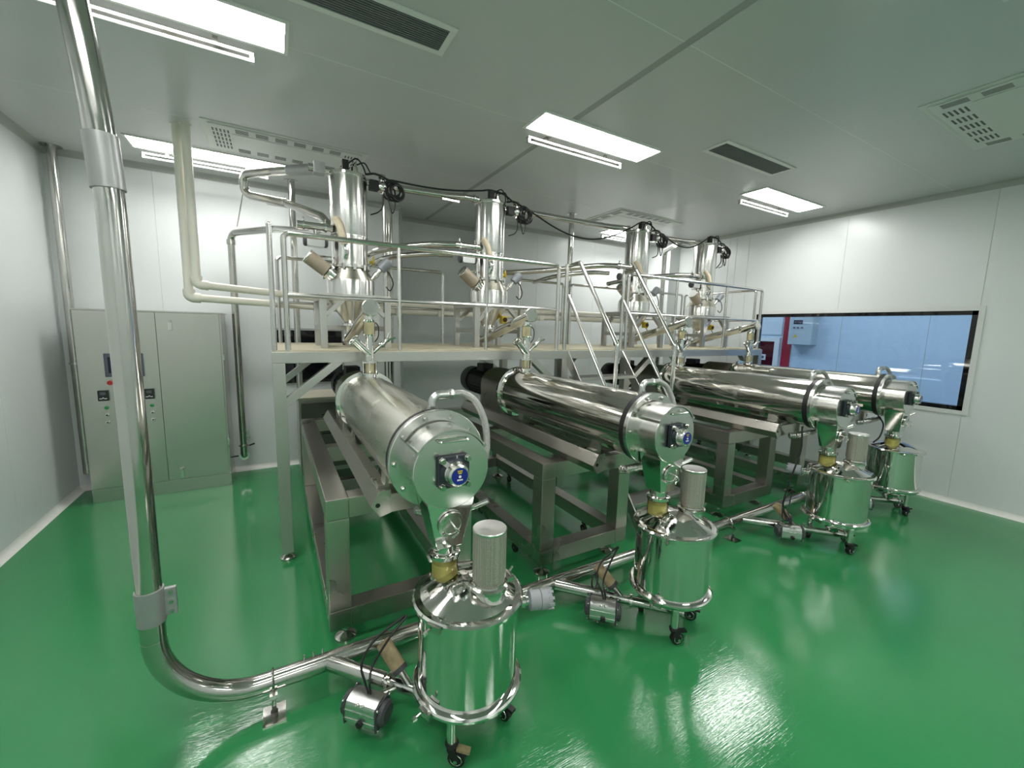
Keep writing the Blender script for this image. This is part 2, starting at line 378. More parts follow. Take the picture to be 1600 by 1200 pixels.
# ================================================================== CEILING FIXTURES
def light_panel(x0, y0, label, group, w_=1.19, d=.27):
    t = thing('ceiling_light', (x0+w_/2, y0+d/2, ZC), label, 'light', group); z = ZC-.010
    MB().box(x0-.02, x0+w_+.02, y0-.02, y0, z, ZC).box(x0-.02, x0+w_+.02, y0+d, y0+d+.02, z, ZC).box(x0-.02, x0, y0, y0+d, z, ZC).box(x0+w_, x0+w_+.02, y0, y0+d, z, ZC).build('frame', WHITEP, t)
    MB().box(x0, x0+w_, y0, y0+d, ZC-.006, ZC).build('diffuser', LIGHT, t)
def uv_lamp(x0, x1, y, label):
    t = thing('uv_lamp', ((x0+x1)/2, y, ZC), label, 'lamp', 'bare tube battens on the ceiling'); g = ALU
    MB().box(x0, x1, y-.022, y+.022, ZC-.052, ZC-.036).build('batten', PIPE, t, bevel=.003)
    for x in (x0+.18, x1-.18): MB().box(x-.012, x+.012, y-.010, y+.010, ZC-.036, ZC).build('hanger', PIPE, t)
    for x in (x0+.01, x1-.01): MB().box(x-.010, x+.010, y-.018, y+.018, ZC-.084, ZC-.052).build('socket', ALU, t)
    MB().tube([(x0+.02, y, ZC-.072), (x1-.02, y, ZC-.072)], .009, 10).build('lamp_tube', UVTUBE, t)
LP = [(-1.065, 2.672, 'bright ceiling light panel at the top left corner'), (1.768, 2.672, 'bright ceiling light panel in the centre of the ceiling'), (4.600, 2.676, 'bright ceiling light panel above the far right, by the right wall'),
      (-1.015, 4.90, 'bright ceiling light panel behind the tall white pipe'), (4.56, 4.95, 'bright ceiling light partly hidden behind the third vacuum hopper')]
UV = ['tube batten beside the top left ceiling light', 'tube batten beside the central ceiling light', 'tube batten beside the right ceiling light', 'tube batten behind the tall white pipe', 'tube batten behind the third vacuum hopper']
for (x, y, lb), ub in zip(LP, UV):
    light_panel(x, y, lb, 'ceiling light panels'); uv_lamp(x+.02+.03, x+1.04, y+.33 if y < 4 else y+.30, ub)
for x, y in ((-1.065, .44), (1.768, .44), (-1.065, -1.79), (1.768, -1.79), (4.6, -1.79)): light_panel(x, y, 'added fill light panel above and behind the viewer, unseen', 'added fill light panels out of view')  # unseen fill panels added behind the viewer to even out the room light
def grille(x0, x1, y0, y1, label, nl, nc):
    t = thing('ceiling_vent', ((x0+x1)/2, (y0+y1)/2, ZC), label, 'vent', 'return air grilles'); f = .036
    MB().box(x0, x1, y0, y0+f, ZC-.008, ZC).box(x0, x1, y1-f, y1, ZC-.008, ZC).box(x0, x0+f, y0+f, y1-f, ZC-.008, ZC).box(x1-f, x1, y0+f, y1-f, ZC-.008, ZC).build('frame', WHITEP, t, bevel=.002)
    MB().box(x0+f, x1-f, y0+f, y1-f, ZC-.0015, ZC-.0005).build('backing', BLACK, t)
    sm = mat('grille_grey', (.17, .18, .19), .5)
    for i in range(nl):
        y = y0+f+(y1-y0-2*f)*(i+.5)/nl; MB().box(x0+f, x1-f, y-.0032, y+.0032, ZC-.009, ZC-.0015).build('slat', sm, t)
    for i in range(nc):
        x = x0+f+(x1-x0-2*f)*(i+.5)/nc; MB().box(x-.0012, x+.0012, y0+f, y1-f, ZC-.005, ZC-.0016).build('cross_blade', sm, t)
grille(-.14, .915, 2.232, 2.485, 'long dark slatted air grille at the top of the ceiling', 11, 24)
grille(3.245, 4.292, 2.24, 2.48, 'dark slatted air grille between the central and right ceiling lights', 11, 0)
LOUV = mat('louver_grey', (.07, .075, .07), .5); ACW = mat('ac_panel_white', (.62, .64, .61), .4)
def ac_unit(x0, x1, y0, y1, label, edges_, slots):
    t = thing('air_conditioner', ((x0+x1)/2, (y0+y1)/2, ZC), label, 'air conditioner', 'ceiling air conditioner panels'); z = ZC
    MB().box(x0, x1, y0, y1, z-.006, z).build('panel', ACW, t, bevel=.002)
    MB().box(x0+.045, x1-.045, y0+.035, y1-.035, z-.016, z-.006).build('cassette', ACW, t, bevel=.004)
    cx, cy = (x0+x1)/2, (y0+y1)/2
    mx_, my_ = (.20, .16) if set(slots) & set('we') else (.16, .22)
    MB().box(x0+mx_, x1-mx_, y0+my_, y1-my_, z-.020, z-.016).build('centre_panel', ACW, t, bevel=.002)
    def louver(a, b, c, d):
        p = MB().box(a, b, c, d, z-.0168, z-.0158).build('louver', LOUV, t)
        for q in range(4):
            if b-a > d-c: yy = c+(d-c)*(q+.5)/4; MB().box(a, b, yy-.0022, yy+.0022, z-.0180, z-.0168).build('louver_blade', ACW, p)
            else: xx = a+(b-a)*(q+.5)/4; MB().box(xx-.0022, xx+.0022, c, d, z-.0180, z-.0168).build('louver_blade', ACW, p)
    for e, n in edges_:
        for k in range(n):
            if e in 'sn':
                a = x0+.2+(x1-x0-.4)*(k+.18)/n; b = x0+.2+(x1-x0-.4)*(k+.82)/n; yy = y0+.055 if e == 's' else y1-.140
                louver(a, b, yy, yy+.085)
            else:
                a = y0+.06+(y1-y0-.12)*(k+.16)/n; b = y0+.06+(y1-y0-.12)*(k+.84)/n; xx = x0+.062 if e == 'w' else x1-.137
                louver(xx, xx+.075, a, b)
    if slots:
        mb = MB()
        for e in slots:
            for i in range(5):
                for j in range(5):
                    if e in 'we':
                        xx = (x0+.065 if e == 'w' else x1-.185)+i*.026; yy = y0+.09+(y1-y0-.18)*(j+.5)/5
                        mb.box(xx, xx+.012, yy-.028, yy+.028, z-.0175, z-.0155)
                    else:
                        yy = (y0+.05 if e == 's' else y1-.18)+i*.026; xx = x0+.17+(x1-x0-.34)*(j+.5)/5
                        mb.box(xx-.05, xx+.05, yy, yy+.011, z-.0175, z-.0155)
        s = mb.build('slot_field', LOUV, t); s['kind'] = 'stuff'
ac_unit(-.42, .83, 4.175, 4.80, 'white ceiling air conditioner panel above the left end of the platform', [('s', 6), ('n', 6)], 'we')
ac_unit(3.885, 5.15, 4.09, 4.86, 'white ceiling air conditioner panel above the third hopper', [('s', 7), ('n', 7), ('w', 3)], '')
ac_unit(3.84, 5.05, .03, 1.27, 'white ceiling air conditioner panel at the upper right edge', [('w', 6), ('e', 6)], 'n')
# ================================================================== PLATFORM
PZ = 1.548; PY0, PY1 = 3.30, 4.62; PX0, PX1 = -.016, 5.955; BW = .08
pf = thing('platform', ((PX0+PX1)/2, (PY0+PY1)/2, 0), 'long stainless steel working platform with railings and beige boards', 'platform')
STL = (2.53, 3.29)
for y in (PY0, PY1-BW): MB().box(PX0, PX1, y, y+BW, PZ-BW, PZ).build('beam', BR, pf, bevel=.004)
for x in (PX0, 1.27, 2.47, 3.31, 4.65, PX1-BW): MB().box(x, x+BW, PY0+BW, PY1-BW, PZ-BW, PZ-.001).build('cross_beam', BRD, pf, bevel=.004)
bx = [PX0+.006, 1.18, 2.38, 3.57, 4.77, PX1-.006]
for a, b in zip(bx[:-1], bx[1:]):
    for k in range(4):
        y0 = PY0+.02+(PY1-PY0-.03)*k/4; y1 = PY0+.02+(PY1-PY0-.03)*(k+1)/4
        MB().box(a+.001, b-.001, y0+.001, y1-.001, PZ, PZ+.012).build('board', PLANK, pf)
legx = (PX0, 2.47, 3.33, PX1-BW)
for x in legx:
    for y in (PY0, PY1-BW):
        MB().box(x, x+BW, y, y+BW, .055, PZ-BW).build('leg', BR, pf, bevel=.004)
        f = MB().lathe((x+BW/2, y+BW/2, 0), (0,0,1), [(0, .052), (.012, .052), (.026, .030), (.030, .014), (.056, .014)], 20).build('foot', PIPE, pf)
        for s in (1, -1):
            if (x == PX0 and s < 0) or (x == PX1-BW and s > 0) or (x == 2.47 and s > 0) or (x == 3.33 and s < 0): continue
            xa = x+BW if s > 0 else x
            MB().bar((xa-s*.02, y+BW/2, 1.17), (xa+s*.36, y+BW/2, PZ-BW+.015), .055, .075, up=(0,1,0)).build('brace', BR, pf, bevel=.004)
# railing of the front edge
def rail_frame(pts, r, corner=.04): return MB().tube(fillet(pts, corner, 6), r, 12)
RZ = 2.362; RM = 1.945
MB().tube([(.005, 3.335, PZ), (.005, 3.335, 2.405)], .017, 12).build('post', RAIL, pf)
MB().torus((.005, 3.335, 2.412), (0, 1, 0), .013, .006, 16, 6).build('post_eye', RAIL, pf)
ry = 3.335
rail_frame([(.088, ry, PZ), (.088, ry, RZ), (2.418, ry, RZ), (2.418, ry, PZ)], .019).build('top_rail', RAIL, pf)
rail_frame([(2.515, ry, PZ), (2.515, ry, RZ+.02)], .019).build('post', RAIL, pf)
rail_frame([(3.345, ry, PZ), (3.345, ry, RZ), (5.87, ry, RZ), (5.87, ry, PZ)], .019).build('top_rail', RAIL, pf)
rail_frame([(3.275, ry, PZ), (3.275, ry, RZ+.02)], .019).build('post', RAIL, pf)
for x in (.878, 1.645, 4.124, 5.081): MB().tube([(x, ry, PZ), (x, ry, RZ)], .015, 12).build('post', RAIL, pf)
for a, b in ((.09, 2.418), (3.345, 5.87)): MB().tube([(a, ry, RM), (b, ry, RM)], .014, 10).build('middle_rail', RAIL, pf)
# side and rear railings
sx = 5.87
rail_frame([(sx, 3.42, PZ), (sx, 3.42, RZ), (sx, 4.58, RZ), (sx, 4.58, PZ)], .017).build('side_rail', RAIL, pf)
MB().tube([(sx, 3.42, RM), (sx, 4.58, RM)], .012, 10).build('middle_rail', RAIL, pf)
for a, b in ((.06, 1.70), (2.72, 3.40), (3.53, 4.75), (4.83, 5.80)):
    rail_frame([(a, 4.58, PZ), (a, 4.58, RZ), (b, 4.58, RZ), (b, 4.58, PZ)], .017).build('rear_rail', RAIL, pf)
    MB().tube([(a, 4.58, RM), (b, 4.58, RM)], .012, 10).build('middle_rail', RAIL, pf)
# ================================================================== STAIRS
st = thing('staircase', (2.91, 2.7, 0), 'steep steel staircase with tube handrails up to the platform, between the second and third drums', 'stairs')
SL = 1.39
def sz(y): return PZ-.01-(3.30-y)*SL
for x in (2.545, 3.28):
    sgn = 1 if x < 3 else -1
    MB().prism([(3.30, PZ-.005), (3.30, PZ-.145), (2.19, 0.0), (2.09, 0.0)][::-1], 'X', x-.006, x+.006).build('stringer', BR, st)
    MB().tube(fillet([(x, 3.335, 2.37), (x, 3.175, 2.386), (x, 2.625, 1.629), (x, 2.637, sz(2.637)-.02)], .03), .019, 12).build('handrail', RAIL, st)
    MB().tube([(x, 3.335, 2.085), (x, 2.63, 1.10)], .017, 12).build('lower_handrail', RAIL, st)
for k in range(5):
    z = PZ-.25*(k+1); y = 3.30-(PZ-.01-z)/SL
    MB().box(2.551, 3.274, y-.05, y+.15, z-.03, z).build('tread', BR, st, bevel=.003)
# ================================================================== DRUM (built at unit 0, copied)
ZA = 1.181
def drum(ix):
    x = X4[0]
    t = thing('drum_dryer', (x, 2.4, .99), '', 'drum dryer', 'horizontal steel drums')
    dm = DUSTY if ix == 0 else DRUM
    MB().lathe((x, 1.728, ZA), (0,1,0), [(0, .196), (.004, .199), (1.482, .199), (1.485, .196)], 56).build('drum_shell', dm, t)
    MB().lathe((x, 3.212, ZA), (0,1,0), [(0, .199), (.004, .226), (.026, .226), (.03, .20)], 48).build('rear_flange', PO, t)
    MB().lathe((x, 1.690, ZA), (0,1,0), [(0, .2115), (.038, .2115)], 48).build('gasket', BLACK, t)
    MB().lathe((x, 1.662, ZA), (0,1,0), [(0, .212), (.003, .215), (.026, .215), (.028, .212)], 56).build('front_flange', CAPST, t)
    cap = MB().lathe((x, 1.50, ZA), (0,1,0), [(0, .158), (.003, .161), (.166, .161)], 56).build('end_cap', CAPST, t)
    b0 = None
    for k in range(10):
        a = math.pi/2+math.pi/10+2*math.pi*k/10
        p = (x+.190*math.cos(a), 1.662, ZA+.190*math.sin(a))
        if b0 is None:
            b0 = MB().lathe(p, (0,-1,0), [(0, .0125), (.004, .0125), (.0041, .010), (.015, .0095)], 6).build('bolt', PIPE, t, base=p); b0.location = Vector(p)-Vector(t['_b']); p0 = p
        else: clone(b0, t, Vector(p)-Vector(p0))
    # hatch cover over the top of the cap, with lips and bail handle
    hc = MB().lathe((x, 1.494, ZA), (0,1,0), [(0, .1685), (.150, .1685), (.150, .162), (0, .162), (0, .1685)], 28, cap=False, a0=-1.0, a1=1.0).build('hatch_cover', CAPST, t)
    MB().tube(fillet([(x-.064, 1.494, ZA+.128), (x-.064, 1.470, ZA+.128), (x+.060, 1.470, ZA+.128), (x+.060, 1.494, ZA+.128)], .012, 5), .0048, 8).build('handle', PO, hc)
    for s in (-1, 1):
        a = math.pi/2-s*1.0
        MB().bar((x+.166*math.cos(a), 1.492, ZA+.166*math.sin(a)), (x+.166*math.cos(a), 1.645, ZA+.166*math.sin(a)), .012, .012).build('lip', CAPST, hc)
    # bearing
    br = MB().box(x-.066, x+.066, 1.474, 1.50, ZA-.066, ZA+.066).build('bearing_housing', BLUECAST, t, bevel=.012)
    MB().lathe((x, 1.474, ZA), (0,-1,0), [(0, .060), (.012, .054), (.016, .048)], 28).build('hub', BLUECAST, br)
    MB().lathe((x, 1.462, ZA), (0,-1,0), [(0, .0485), (.004, .0485), (.008, .046), (.034, .043), (.040, .036)], 32).build('bearing_cap', CAPST, br)
    for sx_ in (-1, 1):
        for sz_ in (-1, 1):
            MB().lathe((x+sx_*.053, 1.474, ZA+sz_*.053), (0,-1,0), [(0, .0145), (.004, .0145), (.0045, .0115), (.020, .0110)], 6).build('bearing_bolt', PIPE, br)
    MB().bar((x-.052, 1.466, ZA+.052), (x-.028, 1.456, ZA+.030), .020, .006, up=(0,-1,0)).build('clip', PIPE, br)
    MB().lathe((x+.005, 1.466, ZA+.058), (0,0,1), [(0, .004), (.012, .003)], 8).build('grease_nipple', PO, br)
    lb = MB().lathe((x, 1.422, ZA), (0,-1,0), [(0, .0335), (.0012, .0335)], 28).build('blue_disc', BLUELBL, t)
    lb['label'] = 'blue round label on the bearing cap'
    yq = 1.4206
    MB().prism([(x-.011, ZA+.024), (x+.011, ZA+.024), (x+.006, ZA+.010), (x-.006, ZA+.010)], 'Y', yq-.0008, yq).build('yellow_mark', YELLOW, lb)
    for s in (-1, 1): MB().lathe((x+s*.0035, yq-.0008, ZA+.018), (0,-1,0), [(0, .0022), (.0006, .0022)], 8).build('dot', BLACK, lb)
    MB().lathe((x, yq, ZA-.001), (0,-1,0), [(0, .0055), (.0008, .0055)], 12).build('emblem', WHITEMARK, lb)
    for k in range(4): MB().box(x-.0115+k*.006, x-.0072+k*.006, yq-.0008, yq, ZA-.017, ZA-.011).build('letter', WHITEMARK, lb)
    # discharge chute under the cap
    ch = MB()
    T = [(x-.105, 1.505, ZA-.115), (x+.105, 1.505, ZA-.115), (x+.105, 1.655, ZA-.115), (x-.105, 1.655, ZA-.115)]
    T2 = [(x-.098, 1.505, 1.030), (x+.098, 1.505, 1.030), (x+.098, 1.655, 1.030), (x-.098, 1.655, 1.030)]
    B = [(x-.055, 1.525, .838), (x+.055, 1.525, .838), (x+.055, 1.635, .838), (x-.055, 1.635, .838)]
    ch.add(T+T2+B, [(0,1,5,4),(1,2,6,5),(2,3,7,6),(3,0,4,7),(4,5,9,8),(5,6,10,9),(6,7,11,10),(7,4,8,11),(0,3,2,1),(8,9,10,11)])
    cho = ch.build('discharge_chute', PO, t, bevel=.004)
    nrm = Vector((0, -1, -.12)).normalized(); pc = Vector((x, 1.511, .948))
    sp = MB().lathe(pc, nrm, [(0, .056), (.012, .056), (.0125, .040), (.010, .038)], 32).build('sight_port', CAPST, cho)
    MB().lathe(pc+nrm*.004, nrm, [(0, .038), (.005, .038)], 24).build('port_glass', mat('cloudy_port', (.34, .36, .25), .3), sp)
    for k in range(4):
        a = math.pi/4+math.pi/2*k; MB().lathe(pc+Vector((.047*math.cos(a), 0, .047*math.sin(a)))+nrm*.012, nrm, [(0, .006), (.005, .006)], 8).build('port_bolt', PIPE, sp)
    hp = pc+nrm*.012
    MB().tube(fillet([hp+Vector((.003,0,.004)), hp+nrm*.030+Vector((.003,0,.004)), hp+nrm*.034+Vector((.018,0,-.014)), hp+nrm*.034+Vector((-.012,0,-.032))], .006, 4), .0042, 8).build('port_handle', PO, sp)
    MB().tube([(x+.070, 1.56, .965), (x+.165, 1.50, 1.020)], .011, 12).build('stub_pipe', PO, cho)
    MB().lathe((x, 1.585, .838), (0,0,-1), [(0, .048), (.012, .048)], 28).build('outlet_neck', PO, cho)
    # jacket hose
    el = MB().tube(fillet([(x+.012, 1.775, ZA+.190), (x+.012, 1.775, ZA+.262), (x+.085, 1.775, ZA+.262)], .035, 6), .020, 14).build('hose_elbow', ALU, t)
    MB().lathe((x+.012, 1.775, ZA+.195), (0,0,1), [(0, .024), (.018, .024)], 8).build('nut', ALU, el)
    MB().lathe((x+.085, 1.775, ZA+.262), (1,0,0), [(0, .022), (.014, .025), (.028, .022)], 8).build('nut', ALU, el)
    MB().tube(smoothpath([(x+.11, 1.775, ZA+.262), (x+.16, 1.770, ZA+.262), (x+.215, 1.755, ZA+.225), (x+.252, 1.735, ZA+.14), (x+.260, 1.715, ZA+.04), (x+.240, 1.70, ZA-.06), (x+.19, 1.70, ZA-.14)], 6), .0165, 12).build('hose', mat('braided_hose', (.42, .42, .40), .35, .6, noise=.2, nscale=120), t)
    # gear housing, motor
    prof = [(-.175, ZA-.20), (.175, ZA-.20)]+[(.175*math.cos(a), ZA+.03+.155*math.sin(a)) for a in [math.pi*i/12 for i in range(13)]]
    MB().prism([(x+p[0], p[1]) for p in prof], 'Y', 3.242, 3.66).build('gear_housing', BRD, t, bevel=.004)
    MB().lathe((x, 3.66, ZA), (0,1,0), [(0, .11), (.04, .11), (.05, .145), (.09, .145)], 28).build('motor_flange', MOTOR, t)
    mo = MB().lathe((x, 3.75, ZA), (0,1,0), [(0, .128), (.36, .128)], 28).build('motor', MOTOR, t)
    f0 = None
    for k in range(22):
        a = 2*math.pi*k/22; c, s_ = math.cos(a), math.sin(a)
        MB().bar((x+.134*c, 3.77, ZA+.134*s_), (x+.134*c, 4.09, ZA+.134*s_), .004, .016, up=(c,0,s_)).build('fin', MOTOR, mo)
    MB().lathe((x, 4.11, ZA), (0,1,0), [(0, .142), (.15, .142), (.18, .125)], 28).build('fan_cowl', MOTOR, mo)
    MB().box(x-.06, x+.06, 3.85, 4.0, ZA+.12, ZA+.20).build('terminal_box', MOTOR, mo, bevel=.006)
    # feed inlet on the rear of the drum
    fz = ZA+.195
    sp = MB().lathe((x, 3.115, fz-.01), (0,0,1), [(0, .044), (.03, .044)], 28).build('feed_inlet', PO, t)
    MB().lathe((x, 3.115, fz+.020), (0,0,1), [(0, .058), (.010, .058)], 28).build('flange', CAPST, sp)
    MB().lathe((x, 3.115, fz+.030), (0,0,1), [(0, .040), (.072, .040)], 28).build('glass_ring', SIGHT, sp)
    MB().lathe((x, 3.115, fz+.031), (0,0,1), [(0, .033), (.070, .033)], 20).build('powder_core', PALEPOWDER, sp)
    for k in range(6):
        a = 2*math.pi*k/6+.3; c, s_ = .050*math.cos(a), .050*math.sin(a)
        MB().tube([(x+c, 3.115+s_, fz+.018), (x+c, 3.115+s_, fz+.118)], .0042, 8).build('tie_rod', PO, sp)
    MB().lathe((x, 3.115, fz+.102), (0,0,1), [(0, .058), (.010, .058), (.0105, .033)], 28).build('flange', CAPST, sp)
    yp = MB().tube([(x, 3.115, fz+.112), (x, 3.115, 1.672)], .030, 20).build('feed_pipe', PO, t)
    a = Vector((x, 3.115, 1.540)); b = Vector((x-.108, 3.085, 1.640)); dr = (b-a).normalized()
    MB().tube([a, b], .030, 18).build('side_port', PO, yp)
    MB().lathe(b, dr, [(0, .042), (.009, .042), (.010, .030), (.002, .028)], 24).build('port_rim', PO, yp)
    a = Vector((x, 3.115, 1.530)); b = Vector((x+.135, 3.10, 1.655)); dr = (b-a).normalized()
    MB().tube([a, a+(b-a)*.62], .013, 12).build('drain_pipe', PO, yp)
    MB().lathe(a+(b-a)*.55, dr, [(0, .019), (.018, .022), (.034, .019), (.05, .014), (.075, .018)], 14).build('valve', PO, yp)
    for s in (-1, 1): MB().tube([b-dr*.02, b+dr*.035+Vector((s*.022, 0, s*-.016))], .008, 8).build('valve_lever', PO, yp)
    # foil wrapped jacket pipe below the front flange
    MB().tube(smoothpath([(x-.035, 1.880, .866), (x+.0, 1.850, .872), (x+.05, 1.79, .900), (x+.10, 1.735, .930)], 5), [.024, .028, .025, .029, .026, .030, .025, .028, .026, .029, .025, .028, .026, .027, .024, .02], 12).build('wrapped_pipe', mat('crumpled_foil', (.55, .54, .52), .25, 1., bump=.6, bscale=40), t)
    # saddle brackets
    for y in (1.93, 2.86):
        for s in (-1, 1):
            k = MB().box(x+s*.204, x+s*.152, y, y+.08, .985, .997).build('saddle', BRD, t)
            MB().prism([(x+s*.172, .997), (x+s*.156, .997), (x+s*.146, 1.055), (x+s*.160, 1.062)], 'Y', y, y+.08).build('saddle_plate', BRD, k)
    MB().bar((x-.168, 1.80, 1.068), (x-.168, 3.15, 1.068), .008, .026).build('jacket_seam', DRUM, t)
    return t
DL = ['dusty satin drum dryer, nearest of four, with hose and blue bearing label', 'polished drum dryer, second of four from the left, before the stairs', 'polished drum dryer, third of four, right of the stairs', 'polished drum dryer, farthest of four, in front of the blue window']
d0 = drum(0); d0['label'] = DL[0]
d1 = drum(1); off = X4[1]-X4[0]; d1.location.x += off; d1['label'] = DL[1]
d1['_b'] = (d1['_b'][0]+off, d1['_b'][1], d1['_b'][2])
for i in (2, 3): copy_tree(d1, (X4[i]-X4[1], 0, 0))['label'] = DL[i]
# ================================================================== BASE FRAMES
def base_frame():
    x = X4[0]; t = thing('drum_stand', (x, 3.2, 0), '', 'stand', 'steel frames under the drums')
    hw, y0, y1, w_ = .408, 2.20, 4.30, .112
    zb, zt = .12, .855
    m = BRD
    for s in (-1, 1):
        xa, xb = (x-hw, x-hw+w_) if s < 0 else (x+hw-w_, x+hw)
        for y in (y0, y1-w_): MB().box(xa, xb, y, y+w_, zb+w_, zt-w_).build('leg', m, t, bevel=.006)
        MB().box(xa, xb, y0, y1, zt-w_, zt).build('top_rail', m, t, bevel=.006)
        MB().box(xa, xb, y0, y1, zb, zb+w_).build('bottom_rail', m, t, bevel=.006)
    for y in (y0, y1-w_):
        MB().box(x-hw+w_, x+hw-w_, y+.0005, y+w_-.0005, zt-w_+.0005, zt-.0005).build('top_cross_rail', m, t, bevel=.006)
        MB().box(x-hw+w_, x+hw-w_, y+.0005, y+w_-.0005, zb+.0005, zb+w_-.0005).build('bottom_cross_rail', m, t, bevel=.006)
    MB().box(x-hw+w_, x+hw-w_, 3.2, 3.2+w_, zt-w_+.0005, zt-.0005).build('top_cross_rail', m, t, bevel=.006)
    # chamfered cradle beams on top, with end plates and cross tie
    for s in (-1, 1):
        q = [(x+s*.245, .915), (x+s*.205, .985), (x+s*.150, .985), (x+s*.150, .872), (x+s*.205, .857)]
        bm_ = MB().prism(q, 'Y', 1.89, 4.0).build('cradle_beam', m, t, bevel=.004)
        MB().lathe((x+s*.213, 1.8902, .918), (0,-1,0), [(0, .011), (.0012, .011)], 14).build('hole', BLACK, bm_)
    MB().box(x-.150, x+.150, 1.915, 1.985, .862, .955).build('cradle_tie', m, t, bevel=.004)
    MB().box(x-.150, x+.150, 3.6, 3.68, .862, .955).build('cradle_tie', m, t, bevel=.004)
    for sx_ in (-1, 1):
        for y in (y0+.10, y1-.12):
            xx = x+sx_*(hw-.09)
            f = MB().lathe((xx, y, 0), (0,0,1), [(0, .058), (.010, .058), (.022, .040), (.030, .018), (.034, .013), (.12, .013)], 20).build('foot', PIPE, t)
            MB().lathe((xx, y, .055), (0,0,1), [(0, .024), (.016, .024)], 6).build('foot_nut', PIPE, f)
        for y in (y0+.42, y1-.35):
            xx = x+sx_*(hw-.06)
            c = MB().box(xx-.022, xx+.022, y-.02, y+.02, .085, .12).build('caster', BLACK, t)
            MB().lathe((xx-.013, y+.012, .037), (1,0,0), [(0, .030), (.004, .037), (.022, .037), (.026, .030)], 20).build('wheel', BLACK, c)
            MB().lathe((xx-.015, y+.012, .037), (1,0,0), [(0, .008), (.030, .008)], 10).build('axle', PIPE, c)
    return t
FL = ['heavy steel box frame under the nearest drum', 'heavy steel box frame under the second drum from the left', 'heavy steel box frame under the third drum, right of the stairs', 'heavy steel box frame under the farthest drum by the right wall']
f0 = base_frame(); f0['label'] = FL[0]
for i in (1, 2, 3): copy_tree(f0, (X4[i]-X4[0], 0, 0))['label'] = FL[i]
